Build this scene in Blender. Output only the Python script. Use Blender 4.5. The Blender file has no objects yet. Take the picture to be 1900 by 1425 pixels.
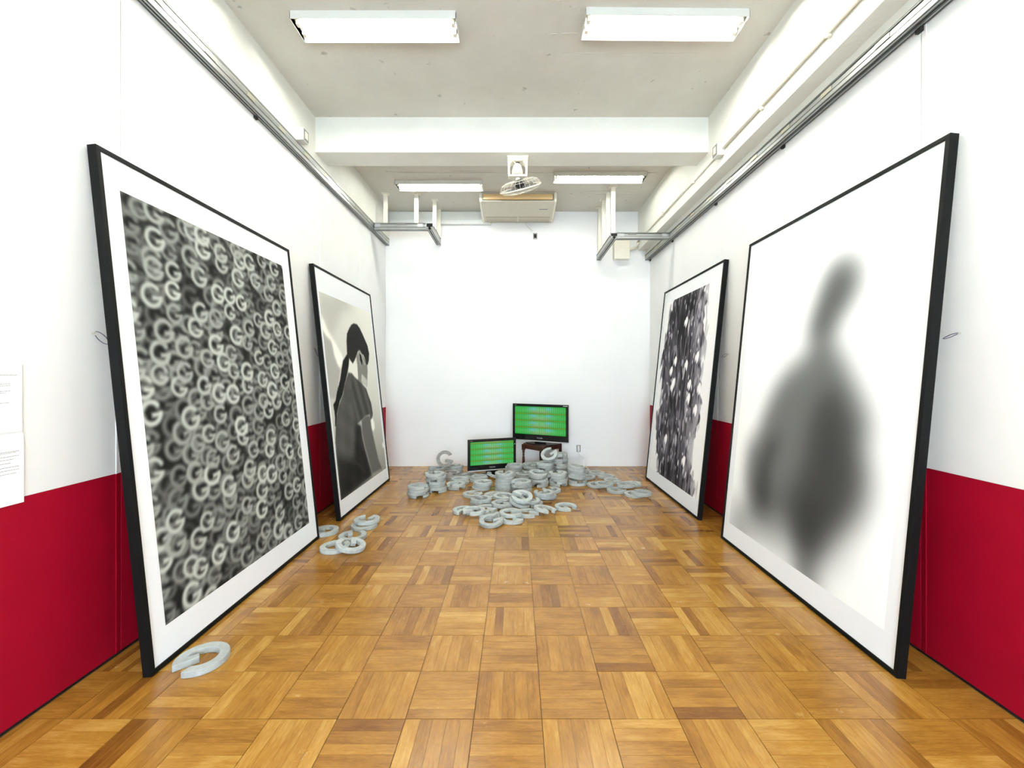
import bpy, bmesh, math, random
import numpy as np
from mathutils import Matrix, Vector, Quaternion

# ------------------------------------------------------------------ camera, world, exposure
scene = bpy.context.scene
COL = scene.collection
cam_d = bpy.data.cameras.new('camera'); cam = bpy.data.objects.new('camera', cam_d); COL.objects.link(cam)
cam.location = (0, 0, 1.53); cam.rotation_euler = (math.radians(90), 0, 0)
cam_d.sensor_width = 36; cam_d.lens = 790/1900*36
cam_d.shift_x = -8/1900; cam_d.shift_y = -17.5/1900
cam_d.clip_start = .05; cam_d.clip_end = 100
scene.camera = cam
scene.view_settings.view_transform = 'Standard'; scene.view_settings.look = 'None'
scene.view_settings.gamma = 1; scene.view_settings.exposure = 0.12
scene.view_settings.use_curve_mapping = False
w = bpy.data.worlds.new('sky'); scene.world = w; w.use_nodes = True
w.node_tree.nodes['Background'].inputs[0].default_value = (.69, .855, 1, 1)
w.node_tree.nodes['Background'].inputs[1].default_value = 22.0      # daylight through the rear window
TUBE = 108.0                                                        # fluorescent tube strength

# ------------------------------------------------------------------ materials
def nt(name):
    m = bpy.data.materials.new(name); m.use_nodes = True
    return m, m.node_tree, m.node_tree.nodes['Principled BSDF']
def mat(name, col, rough=.5, metal=0, noise=0, nscale=20, bump=0, bscale=80, spec=.5, coat=0):
    m, t, b = nt(name); N, L = t.nodes, t.links
    b.inputs['Roughness'].default_value = rough; b.inputs['Metallic'].default_value = metal
    b.inputs['Specular IOR Level'].default_value = spec
    b.inputs['Base Color'].default_value = (*col, 1)
    if coat: b.inputs['Coat Weight'].default_value = coat; b.inputs['Coat Roughness'].default_value = .12
    tc = N.new('ShaderNodeTexCoord')
    if noise:
        n = N.new('ShaderNodeTexNoise'); n.inputs['Scale'].default_value = nscale; n.inputs['Detail'].default_value = 6
        L.new(tc.outputs['Object'], n.inputs['Vector'])
        r = N.new('ShaderNodeMapRange'); r.inputs[1].default_value = .3; r.inputs[2].default_value = .7
        r.inputs[3].default_value = 1-noise; r.inputs[4].default_value = 1+noise
        L.new(n.outputs['Fac'], r.inputs[0])
        v = N.new('ShaderNodeVectorMath'); v.operation = 'SCALE'; v.inputs[0].default_value = col
        L.new(r.outputs[0], v.inputs['Scale']); L.new(v.outputs[0], b.inputs['Base Color'])
    if bump:
        n = N.new('ShaderNodeTexNoise'); n.inputs['Scale'].default_value = bscale; n.inputs['Detail'].default_value = 5
        L.new(tc.outputs['Object'], n.inputs['Vector'])
        u = N.new('ShaderNodeBump'); u.inputs['Strength'].default_value = bump; u.inputs['Distance'].default_value = .01
        L.new(n.outputs['Fac'], u.inputs['Height']); L.new(u.outputs[0], b.inputs['Normal'])
    return m
def emit(name, col, s):
    m, t, b = nt(name)
    b.inputs['Base Color'].default_value = (*col, 1)
    b.inputs['Emission Color'].default_value = (*col, 1); b.inputs['Emission Strength'].default_value = s
    return m
def wood():
    m, t, b = nt('oak_parquet'); N, L = t.nodes, t.links
    tc = N.new('ShaderNodeTexCoord'); oi = N.new('ShaderNodeObjectInfo'); at = N.new('ShaderNodeAttribute'); at.attribute_name = 'tone'
    off = N.new('ShaderNodeMath'); off.operation = 'MULTIPLY_ADD'; off.inputs[1].default_value = 47; L.new(oi.outputs['Random'], off.inputs[0])
    m3 = N.new('ShaderNodeMath'); m3.operation = 'MULTIPLY'; m3.inputs[1].default_value = 13; L.new(at.outputs['Fac'], m3.inputs[0]); L.new(m3.outputs[0], off.inputs[2])
    cx = N.new('ShaderNodeCombineXYZ'); L.new(off.outputs[0], cx.inputs[2]); L.new(off.outputs[0], cx.inputs[0])
    ad = N.new('ShaderNodeVectorMath'); ad.operation = 'ADD'; L.new(tc.outputs['Object'], ad.inputs[0]); L.new(cx.outputs[0], ad.inputs[1])
    def noise(scale, sx, sy, det, dist=0):
        mp = N.new('ShaderNodeMapping'); mp.inputs['Scale'].default_value = (sx, sy, 1); L.new(ad.outputs[0], mp.inputs[0])
        n = N.new('ShaderNodeTexNoise'); n.inputs['Scale'].default_value = scale; n.inputs['Detail'].default_value = det
        n.inputs['Distortion'].default_value = dist; L.new(mp.outputs[0], n.inputs['Vector']); return n
    g1 = noise(9, 9, .9, 5, .6); g2 = noise(7, 1.5, .7, 4, .3); g3 = noise(60, 5, .6, 2)
    # tone = slat tone + grain
    s1 = N.new('ShaderNodeMath'); s1.operation = 'MULTIPLY_ADD'; s1.inputs[1].default_value = .6; L.new(g1.outputs['Fac'], s1.inputs[0]); L.new(at.outputs['Fac'], s1.inputs[2])
    s2 = N.new('ShaderNodeMath'); s2.operation = 'MULTIPLY_ADD'; s2.inputs[1].default_value = .75; L.new(g2.outputs['Fac'], s2.inputs[0]); L.new(s1.outputs[0], s2.inputs[2])
    s3 = N.new('ShaderNodeMath'); s3.operation = 'MULTIPLY_ADD'; s3.inputs[1].default_value = .4; L.new(g3.outputs['Fac'], s3.inputs[0]); L.new(s2.outputs[0], s3.inputs[2])
    mr = N.new('ShaderNodeMapRange'); mr.inputs[1].default_value = .62; mr.inputs[2].default_value = 2.0; L.new(s3.outputs[0], mr.inputs[0])
    cr = N.new('ShaderNodeValToRGB'); e = cr.color_ramp.elements
    e[0].position = 0; e[0].color = (.11, .038, .008, 1); e[1].position = 1; e[1].color = (.50, .30, .074, 1)
    x = e.new(.35); x.color = (.215, .090, .013, 1); x = e.new(.65); x.color = (.34, .166, .026, 1)
    L.new(mr.outputs[0], cr.inputs[0])
    # dark worn specks
    wt = N.new('ShaderNodeNewGeometry')
    vo = N.new('ShaderNodeTexNoise'); vo.inputs['Scale'].default_value = 5; vo.inputs['Detail'].default_value = 9; vo.inputs['Roughness'].default_value = .72
    L.new(wt.outputs['Position'], vo.inputs['Vector'])
    sp = N.new('ShaderNodeMapRange'); sp.inputs[1].default_value = .66; sp.inputs[2].default_value = .74; sp.inputs[3].default_value = 0; sp.inputs[4].default_value = .55
    L.new(vo.outputs['Fac'], sp.inputs[0])
    mx = N.new('ShaderNodeMix'); mx.data_type = 'RGBA'; L.new(sp.outputs[0], mx.inputs[0]); L.new(cr.outputs[0], mx.inputs[6]); mx.inputs[7].default_value = (.10, .045, .015, 1)
    L.new(mx.outputs[2], b.inputs['Base Color'])
    rr = N.new('ShaderNodeMapRange'); rr.inputs[3].default_value = .15; rr.inputs[4].default_value = .34; L.new(vo.outputs['Fac'], rr.inputs[0]); L.new(rr.outputs[0], b.inputs['Roughness'])
    u = N.new('ShaderNodeBump'); u.inputs['Strength'].default_value = .12; u.inputs['Distance'].default_value = .002
    L.new(s3.outputs[0], u.inputs['Height']); L.new(u.outputs[0], b.inputs['Normal'])
    b.inputs['Specular IOR Level'].default_value = .5
    return m
def vcol(name, em=0, rough=.35):
    m, t, b = nt(name); a = t.nodes.new('ShaderNodeAttribute'); a.attribute_name = 'ink'
    if em:
        b.inputs['Base Color'].default_value = (0, 0, 0, 1)
        t.links.new(a.outputs['Color'], b.inputs['Emission Color']); b.inputs['Emission Strength'].default_value = em
    else: t.links.new(a.outputs['Color'], b.inputs['Base Color'])
    b.inputs['Roughness'].default_value = rough if em else .65
    b.inputs['Specular IOR Level'].default_value = .5 if em else .06
    return m
def ceiling_mat():
    m, t, b = nt('old_painted_concrete'); N, L = t.nodes, t.links
    g = N.new('ShaderNodeNewGeometry')
    n = N.new('ShaderNodeTexNoise'); n.inputs['Scale'].default_value = 1.3; n.inputs['Detail'].default_value = 8; n.inputs['Roughness'].default_value = .6
    L.new(g.outputs['Position'], n.inputs['Vector'])
    cr = N.new('ShaderNodeValToRGB'); e = cr.color_ramp.elements; e[0].position = .3; e[0].color = (.56, .545, .485, 1); e[1].position = .75; e[1].color = (.66, .645, .585, 1)
    L.new(n.outputs['Fac'], cr.inputs[0])
    n2 = N.new('ShaderNodeTexNoise'); n2.inputs['Scale'].default_value = 9; n2.inputs['Detail'].default_value = 3; L.new(g.outputs['Position'], n2.inputs['Vector'])
    mr = N.new('ShaderNodeMapRange'); mr.inputs[1].default_value = .69; mr.inputs[2].default_value = .74; mr.inputs[4].default_value = .5; L.new(n2.outputs['Fac'], mr.inputs[0])
    mx = N.new('ShaderNodeMix'); mx.data_type = 'RGBA'; L.new(mr.outputs[0], mx.inputs[0]); L.new(cr.outputs[0], mx.inputs[6]); mx.inputs[7].default_value = (.2, .17, .13, 1)
    L.new(mx.outputs[2], b.inputs['Base Color']); b.inputs['Roughness'].default_value = .8
    n3 = N.new('ShaderNodeTexNoise'); n3.inputs['Scale'].default_value = 30; n3.inputs['Detail'].default_value = 6; L.new(g.outputs['Position'], n3.inputs['Vector'])
    u = N.new('ShaderNodeBump'); u.inputs['Strength'].default_value = .25; u.inputs['Distance'].default_value = .01; L.new(n3.outputs['Fac'], u.inputs['Height']); L.new(u.outputs[0], b.inputs['Normal'])
    return m
M = dict(
    white=mat('matte_white_wall_panel', (.82, .835, .825), .6, noise=.02, nscale=3, bump=.08, bscale=160),
    plaster=mat('white_painted_plaster', (.775, .78, .715), .7, noise=.03, nscale=4, bump=.25, bscale=40),
    backwall=mat('smooth_white_back_wall', (.86, .86, .85), .6, noise=.01, nscale=3, bump=.05, bscale=150),
    red=mat('crimson_panel', (.29, .0006, .015), .6, noise=.04, nscale=6, bump=.05, bscale=200, spec=.15),
    ceil=ceiling_mat(), oak=wood(),
    joint=mat('dark_floor_joint', (.06, .028, .01), .8),
    blackwood=mat('black_frame_wood', (.0035, .004, .004), .6, bump=.1, bscale=60, spec=.14),
    matboard=mat('white_mat_board', (.84, .87, .90), .5),
    back=mat('brown_backing_board', (.25, .17, .1), .8),
    print=vcol('print_ink'), screen=vcol('television_picture', em=.95),
    alu=mat('brushed_aluminium', (.46, .475, .465), .38, .8, noise=.08, nscale=12),
    aludark=mat('shadowed_slot_metal', (.10, .105, .10), .4, .6),
    black=mat('black_plastic', (.008, .008, .009), .22),
    rubber=mat('black_rubber', (.01, .01, .012), .6),
    silver=mat('silver_plastic', (.55, .56, .58), .3, .4),
    cream=mat('cream_enamel', (.78, .75, .64), .4),
    beige=mat('beige_plastic_housing', (.60, .57, .47), .5, noise=.03),
    beige2=mat('darker_beige_grille', (.47, .43, .33), .6),
    tan=mat('tan_louvre', (.66, .46, .22), .4),
    duct=mat('grey_white_duct', (.72, .73, .70), .5),
    housing=mat('white_enamelled_steel', (.66, .67, .62), .4),
    tube=emit('fluorescent_glow', (1, .985, .905), TUBE), tube_far=emit('weaker_far_fluorescent_glow', (1, .99, .92), TUBE*.55),  # far tubes set weaker to keep the upper back wall dimmer
    concrete=None, chair=mat('dark_mahogany', (.045, .012, .008), .3, noise=.3, nscale=30),
    seat=mat('brown_leather_seat', (.075, .028, .02), .45),
    paper=mat('white_paper_board', (.88, .88, .90), .6), ink=mat('grey_print', (.10, .10, .12), .7),
    cord=mat('white_cable', (.8, .8, .78), .5), wire=mat('navy_wire', (.015, .015, .05), .5),
    brass=mat('pale_brass', (.58, .56, .44), .4, .6), box=mat('white_box_card', (.82, .84, .86), .6),
    socket=mat('grey_metal_plate', (.25, .25, .24), .4, .5),
)
def concrete(name='light_grey_concrete', k1=(.31, .332, .32), k2=(.46, .50, .485)):
    m, t, b = nt(name); N, L = t.nodes, t.links
    tc = N.new('ShaderNodeTexCoord'); oi = N.new('ShaderNodeObjectInfo')
    ad = N.new('ShaderNodeVectorMath'); ad.operation = 'ADD'; L.new(tc.outputs['Object'], ad.inputs[0])
    k = N.new('ShaderNodeMath'); k.operation = 'MULTIPLY'; k.inputs[1].default_value = 31; L.new(oi.outputs['Random'], k.inputs[0])
    c = N.new('ShaderNodeCombineXYZ'); L.new(k.outputs[0], c.inputs[0]); L.new(k.outputs[0], c.inputs[1]); L.new(c.outputs[0], ad.inputs[1])
    n = N.new('ShaderNodeTexNoise'); n.inputs['Scale'].default_value = 22; n.inputs['Detail'].default_value = 8; n.inputs['Roughness'].default_value = .65; L.new(ad.outputs[0], n.inputs['Vector'])
    cr = N.new('ShaderNodeValToRGB'); e = cr.color_ramp.elements; e[0].position = .3; e[0].color = (*k1, 1); e[1].position = .72; e[1].color = (*k2, 1)
    L.new(n.outputs['Fac'], cr.inputs[0])
    r = N.new('ShaderNodeMapRange'); r.inputs[3].default_value = .82; r.inputs[4].default_value = 1.08; L.new(oi.outputs['Random'], r.inputs[0])
    v = N.new('ShaderNodeVectorMath'); v.operation = 'SCALE'; L.new(cr.outputs[0], v.inputs[0]); L.new(r.outputs[0], v.inputs['Scale']); L.new(v.outputs[0], b.inputs['Base Color'])
    b.inputs['Roughness'].default_value = .8
    u = N.new('ShaderNodeBump'); u.inputs['Strength'].default_value = .25; u.inputs['Distance'].default_value = .003; L.new(n.outputs['Fac'], u.inputs['Height']); L.new(u.outputs[0], b.inputs['Normal'])
    return m
M['concrete'] = concrete(); M['oldconcrete'] = concrete('brownish_grey_concrete', (.21, .20, .185), (.36, .35, .33))

# ------------------------------------------------------------------ mesh helpers
class MB:
    def __init__(s): s.v = []; s.f = []; s.sm = []
    def add(s, vs, fs, smooth=False):
        o = len(s.v); s.v += [tuple(v) for v in vs]; s.f += [tuple(o+i for i in f) for f in fs]; s.sm += [smooth]*len(fs); return s
    def box(s, x0, x1, y0, y1, z0, z1):
        return s.add([(x, y, z) for x in (x0, x1) for y in (y0, y1) for z in (z0, z1)],
                     [(0, 1, 3, 2), (4, 6, 7, 5), (0, 4, 5, 1), (2, 3, 7, 6), (0, 2, 6, 4), (1, 5, 7, 3)])
    def prism(s, poly, a0, a1, axis='y', smooth=False):
        n = len(poly)
        def P(p, a): return {'y': (p[0], a, p[1]), 'x': (a, p[0], p[1]), 'z': (p[0], p[1], a)}[axis]
        vs = [P(p, a0) for p in poly]+[P(p, a1) for p in poly]
        return s.add(vs, [tuple(range(n))[::-1], tuple(range(n, 2*n))]+[(i, (i+1) % n, n+(i+1) % n, n+i) for i in range(n)])
    def tube(s, pts, r, seg=8, closed=False):
        pts = [Vector(p) for p in pts]; n = len(pts); rs = r if isinstance(r, (list, tuple)) else [r]*n
        up = Vector((0, 0, 1)); vs = []; prev = None
        for i, p in enumerate(pts):
            if closed: d = pts[(i+1) % n]-pts[i-1]
            else: d = pts[min(i+1, n-1)]-pts[max(i-1, 0)]
            d.normalize()
            if prev is None:
                a = d.cross(up) if abs(d.z) < .95 else d.cross(Vector((1, 0, 0)))
            else: a = prev-d*prev.dot(d)
            a.normalize(); prev = a; b = d.cross(a)
            for k in range(seg):
                t = 2*math.pi*k/seg; vs.append(p+(a*math.cos(t)+b*math.sin(t))*rs[i])
        fs = []
        for i in range(n if closed else n-1):
            j = (i+1) % n
            for k in range(seg): fs.append((i*seg+k, i*seg+(k+1) % seg, j*seg+(k+1) % seg, j*seg+k))
        if not closed: fs += [tuple(range(seg))[::-1], tuple(range((n-1)*seg, n*seg))]
        return s.add(vs, fs, True)
    def lathe(s, prof, c, axis='z', seg=20):
        pts = [(c[0], c[1], c[2]+z) for r, z in prof]
        vs = []
        for r, z in prof:
            for k in range(seg):
                t = 2*math.pi*k/seg; vs.append((c[0]+r*math.cos(t), c[1]+r*math.sin(t), c[2]+z))
        n = len(prof)
        fs = [(i*seg+k, i*seg+(k+1) % seg, (i+1)*seg+(k+1) % seg, (i+1)*seg+k) for i in range(n-1) for k in range(seg)]
        fs += [tuple(range(seg))[::-1], tuple(range((n-1)*seg, n*seg))]
        return s.add(vs, fs, True)
    def build(s, name, m, parent=None, bevel=0, T=None, loc=None, mesh_only=False):
        vs = s.v
        if T is not None: vs = [tuple(T @ Vector(v)) for v in vs]
        if loc is not None: vs = [(v[0]-loc[0], v[1]-loc[1], v[2]-loc[2]) for v in vs]
        me = bpy.data.meshes.new(name); me.from_pydata(vs, [], s.f); me.materials.append(m)
        me.polygons.foreach_set('use_smooth', s.sm)
        bm = bmesh.new(); bm.from_mesh(me); bmesh.ops.recalc_face_normals(bm, faces=bm.faces[:])
        if bevel: 
            eds = [e for e in bm.edges if e.is_manifold and e.calc_face_angle(0) > .6]
            bmesh.ops.bevel(bm, geom=eds, offset=bevel, segments=2, profile=.5, affect='EDGES', clamp_overlap=True)
        bm.to_mesh(me); bm.free()
        if mesh_only: return me
        return link(name, me, parent, loc)
def link(name, me, parent=None, loc=None):
    o = bpy.data.objects.new(name, me); COL.objects.link(o)
    if parent: o.parent = parent
    if loc is not None: o.location = loc
    return o
def tag(o, label, cat, group=None):
    o['label'] = label; o['category'] = cat
    if group: o['group'] = group
    return o
def thing(name, label, cat, loc=(0, 0, 0), rz=0, group=None):
    o = bpy.data.objects.new(name, None); COL.objects.link(o); o.location = loc; o.rotation_euler = (0, 0, rz); o.empty_display_size = .1
    return tag(o, label, cat, group)
def struct(o): o['kind'] = 'structure'; return o
def bx(name, m, parent, x0, x1, y0, y1, z0, z1, bevel=0): return MB().box(x0, x1, y0, y1, z0, z1).build(name, m, parent, bevel)

# ------------------------------------------------------------------ the room (x right, y away from camera, z up)
YB, YR, ZC = 7.11, -3.6, 4.25          # back wall, rear wall, ceiling
XL, XR = -2.178, 2.23                  # faces of the movable wall panels
ULX, URX = -2.125, 2.03                # upper wall faces
rnd = random.Random(11)

# ceiling with cast joints
ceil = struct(MB().box(-2.6, 2.7, YR-.2, YB+.2, ZC, ZC+.2).build('ceiling', M['ceil']))
for (x0, x1, y0, y1) in [(-.07+.33, .335, 3.09, 3.10), (.33, .336, 3.10, 3.40), (.27, .33, 3.395, 3.402), (.36, .50, 3.39, 3.397),
                         (.36, 1.55, 3.60, 3.604), (.262, .268, 2.9, 3.08), (.262, .266, 3.63, 4.2), (.23, .236, 3.40, 3.63),
                         (-1.6, 1.9, 5.735, 5.741), (-1.75, -1.05, 5.70, 5.705), (-.85, -.30, 5.69, 5.696), (.9, 1.75, 6.30, 6.304), (1.2, 1.8, 6.42, 6.425), (-.9, -.4, 6.33, 6.335)]:
    bx('plaster_ridge', M['ceil'], ceil, x0, x1, y0, y1, ZC-.0035, ZC+.001)
# back wall with a recessed header strip
wb = struct(MB().box(-2.6, 2.7, YB, YB+.2, -.05, ZC).build('wall_back', M['backwall']))
# upper side walls
struct(MB().box(-2.6, ULX, YR, YB, 3.72, ZC).build('wall_upper_left', M['plaster']))
# right: deep box beam, then the wall above the track
struct(MB().box(URX, 2.7, YR, YB, 3.595, ZC).box(2.165, 2.7, YR, YB, 3.50, 3.596).build('wall_upper_right', M['plaster']))
# cross beams
beam = struct(MB().box(ULX-.01, URX+.01, 4.50, 4.80, 3.88, ZC+.01).build('trim_1', M['plaster'], bevel=.004))
beam2 = struct(MB().box(ULX-.01, URX+.01, 1.0, 1.30, 3.88, ZC+.01).build('trim_2', M['plaster'], bevel=.004))
beam3 = struct(MB().box(ULX-.01, URX+.01, -2.5, -2.2, 3.88, ZC+.01).build('trim_3', M['plaster'], bevel=.004))
# rear wall with a window behind the camera
wr = MB()
wr.box(-2.6, -1.7, YR-.2, YR, -.05, ZC); wr.box(1.7, 2.7, YR-.2, YR, -.05, ZC); wr.box(-1.7, 1.7, YR-.2, YR, -.05, .4); wr.box(-1.7, 1.7, YR-.2, YR, 2.7, ZC)
struct(wr.build('wall_rear', M['plaster']))
fr = MB()
for x in (-1.7, -.87, -.03, .81, 1.64): fr.box(x, x+.06, YR-.14, YR-.06, .4, 2.7)
for z in (.4, 1.6, 2.64): fr.box(-1.7, 1.7, YR-.139, YR-.061, z, z+.06)
struct(fr.build('window_1', M['alu']))

# left and right movable wall panels with crimson lower part
def panel_wall(side):
    X = XL if side == 'left' else XR
    s = -1 if side == 'left' else 1
    ztop = 3.68 if side == 'left' else 3.44
    zr = .99 if side == 'left' else 1.022
    base = struct(MB().box(min(X+s*.045, X+s*.25), max(X+s*.045, X+s*.25), YR, YB, -.05, 3.78 if side == 'left' else 3.56).build('wall_'+side, M['plaster']))
    ys = [-3.65, -2.42, -1.23, -.04, 1.15, 2.345, 3.545, 4.735, 5.95 if side == 'left' else 6.05, YB]
    for a, b in zip(ys[:-1], ys[1:]):
        a2, b2 = max(a, YR)+.0025, b-.0025
        p = MB().box(min(X, X+s*.04), max(X, X+s*.04), a2, b2, zr+.0005, ztop).build('wall_panel', M['white'], base, .0015)
        q = MB().box(min(X, X+s*.04), max(X, X+s*.04), a2, b2, .012, zr-.0005).build('red_panel', M['red'], base, .0015)
        e = MB().box(min(X-s*.003, X+s*.03), max(X-s*.003, X+s*.03), b2-.028, b2-.020, .013, ztop-.002).build('panel_edge_strip', M['white'], p)
        e2 = MB().box(min(X-s*.0035, X+s*.03), max(X-s*.0035, X+s*.03), b2-.0285, b2-.0195, .0125, zr-.0007).build('red_edge_strip', M['red'], q)
    MB().box(min(X+s*.006, X+s*.036), max(X+s*.006, X+s*.036), YR, YB, 0, .012).build('floor_seal', M['rubber'], base)
    return base
WLO = panel_wall('left'); WRO = panel_wall('right')

# ------------------------------------------------------------------ parquet floor
floor = struct(MB().box(-2.6, 2.7, YR-.2, YB+.2, -.06, -.0045).build('floor', M['joint']))
TS = .303; X0t = .1135; Y0t = 1.8916-TS
def tone_attr(me, vals):
    a = me.attributes.new('tone', 'FLOAT', 'FACE'); a.data.foreach_set('value', vals)
def slat_mb(x0, x1, ya, yb, z): return MB().box(x0, x1, ya, yb, -.0045, z)
xs0, xs1 = XL+.004, XR-.004
nx0 = math.floor((xs0-X0t)/TS); nx1 = math.ceil((xs1-X0t)/TS)
ny1 = math.ceil((YB-Y0t)/TS)
slat_budget = 300; nslat = 0
widths = None
def tone():
    r = rnd.random()
    if r < .10: return rnd.uniform(.08, .28)
    if r < .20: return rnd.uniform(.70, .85)
    return rnd.uniform(.38, .62)
for j in range(0, ny1):
    for i in sorted(range(nx0, nx1), key=lambda i: abs(i)):
        ax, bx_ = max(X0t+i*TS, xs0)+.0012, min(X0t+(i+1)*TS, xs1)-.0012
        ay, by = (Y0t+j*TS)+.0012, min(Y0t+(j+1)*TS, YB-.002)-.0012
        if bx_-ax < .01 or by-ay < .01: continue
        vertical = ((i+j) % 2 == 0)           # slats run away from the camera
        cx, cy = (ax+bx_)/2, (ay+by)/2
        rot = 0 if vertical else math.pi/2
        hw, hh = ((bx_-ax)/2, (by-ay)/2) if vertical else ((by-ay)/2, (bx_-ax)/2)   # local half sizes, slats along local y
        z0 = rnd.uniform(-.0004, .0004)
        base_t = rnd.uniform(-.13, .13)
        wv = [rnd.uniform(.85, 1.15) for _ in range(5)]; sw = sum(wv); edges = [-hw]
        for q in wv: edges.append(edges[-1]+2*hw*q/sw)
        single = nslat+5 <= slat_budget and j < 7 and abs(cx) < .35+1.22*(cy-0)
        if single:
            t = MB().box(-hw, hw, -hh, hh, -.0045, -.0035).build('parquet_tile', M['joint'], floor)
            t.location = (cx, cy, 0); t.rotation_euler = (0, 0, rot)
            for k in range(5):
                g = .00045
                me = MB().box(edges[k]+g, edges[k+1]-g, -hh, hh, -.0035, z0+rnd.uniform(-.0002, .0002)).build('slat', M['oak'], mesh_only=True)
                tv = tone()+base_t; tone_attr(me, [tv]*len(me.polygons)); link('slat', me, t); nslat += 1
        else:
            mb = MB(); tv = []
            for k in range(5):
                g = .0004
                mb.box(edges[k]+g, edges[k+1]-g, -hh, hh, -.0045, z0+rnd.uniform(-.0002, .0002)); tv += [tone()+base_t]*6
            me = mb.build('parquet_tile', M['oak'], mesh_only=True)
            tone_attr(me, tv[:len(me.polygons)])
            t = link('parquet_tile', me, floor); t.location = (cx, cy, 0); t.rotation_euler = (0, 0, rot)
rest = MB(); tv = []
for j in range(-18, 0):
    for i in range(nx0, nx1):
        ax, bx_ = max(X0t+i*TS, xs0)+.001, min(X0t+(i+1)*TS, xs1)-.001
        if bx_-ax < .01: continue
        ay = max(Y0t+j*TS, YR)
        if Y0t+(j+1)*TS-.001-ay < .01: continue
        rest.box(ax, bx_, ay, Y0t+(j+1)*TS-.001, -.0045, 0); tv += [tone()]*6
me = rest.build('parquet_tiles', M['oak'], mesh_only=True); tone_attr(me, tv)
o = link('parquet_behind', me, floor); o['kind'] = 'stuff'

# ------------------------------------------------------------------ ceiling lights
def light(label, x0, x1, y0, y1, rz=0, glow='tube'):
    cx, cy = (x0+x1)/2, (y0+y1)/2; L2, W2 = (x1-x0)/2, (y1-y0)/2
    t = thing('ceiling_light', label, 'light', (cx, cy, ZC), rz, 'twin tube fluorescent ceiling lights')
    h = .06; th = .004
    a = MB(); a.box(-L2, L2, -W2, W2, -.012, 0)
    a.box(-L2, L2, -W2, -W2+th, -h, -.011); a.box(-L2, L2, W2-th, W2, -h, -.011)
    a.box(-L2, -L2+th, -W2, W2, -h, -.011); a.box(L2-th, L2, -W2, W2, -h, -.011)
    a.build('housing', M['housing'], t)
    r = MB(); r.prism([(-W2+th, -h+.002), (-W2+.05, -.014), (W2-.05, -.014), (W2-th, -h+.002), (W2-.052, -.0125), (-W2+.052, -.0125)], -L2+th, L2-th, 'x')
    r.build('reflector', M['housing'], t)
    for y in (-.048, .048):
        tb = MB(); tb.tube([(-L2+.045, y, -.040), (L2-.045, y, -.040)], .014, 10); tb.build('tube', M[glow], t)
        for s in (-1, 1):
            MB().box(min(s*(L2-.045), s*(L2-.02)), max(s*(L2-.045), s*(L2-.02)), y-.018, y+.018, -.058, -.013).build('lamp_socket', M['cream'], t)
    return t
light('near left twin tube fluorescent light on the grey ceiling in front of the beam', -1.695, -.451, 3.18, 3.415)
light('near right twin tube fluorescent light on the grey ceiling in front of the beam', .515, 1.735, 3.155, 3.395, math.radians(.6))
light('far left fluorescent light behind the beam, left of the fan', -1.70, -.475, 5.95, 6.18, glow='tube_far')
light('far right fluorescent light behind the beam, right of the fan', .51, 1.755, 5.70, 5.93, glow='tube_far')
for yy, wh in ((.45, 'directly above the viewer'), (-1.6, 'behind the viewer')):
    light('fluorescent ceiling light '+wh+', left row', -1.69, -.45, yy-.12, yy+.12)
    light('fluorescent ceiling light '+wh+', right row', .51, 1.74, yy-.12, yy+.12)

# ------------------------------------------------------------------ hanging tracks
def rail(mb, p0, p1, wv, z0, z1):
    pass
def track_rail(name, parent, along, c, a0, a1, zb, zt, half, face):
    """aluminium rail; along 'y' or 'x'; c centre across; face = sign of the visible side"""
    A, D = MB(), MB()
    H = zt-zb
    def B(m_, u0, u1, z0, z1):
        u0, u1 = min(u0, u1), max(u0, u1)
        if along == 'y': m_.box(u0, u1, a0, a1, z0, z1)
        else: m_.box(a0, a1, u0, u1, z0, z1)
    s = half
    for sg in (-1, 1):
        B(A, c+sg*s, c+sg*(s-.010), zb+.05*H, zb+.36*H)          # lower band
        B(D, c+sg*(s-.004), c+sg*(s-.012), zb+.36*H, zb+.44*H)    # groove
        B(A, c+sg*s, c+sg*(s-.010), zb+.44*H, zb+.80*H)         # web
        B(D, c+sg*(s-.006), c+sg*(s-.014), zb+.80*H, zb+.91*H)   # upper groove
        B(A, c+sg*(s+.004), c+sg*(s-.010), zb+.91*H, zt-.004)
        B(D, c+sg*(s+.005), c+sg*(s-.008), zt-.0045, zt)         # dark top edge
        B(D, c+sg*(s+.001), c+sg*(s-.012), zb, zb+.05*H)        # dark lower edge
        B(A, c+sg*(s-.012), c+sg*(s-.020), zb-.001, zb+.006)       # bright lips beside the bottom slot
        B(D, c+sg*(s-.020), c+sg*.004, zb+.001, zb+.006)
    B(D, c-s+.011, c+s-.011, zt-.008, zt-.003)
    o = A.build(name, M['alu'], parent); D.build('dark_groove', M['aludark'], o)
    return o
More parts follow.
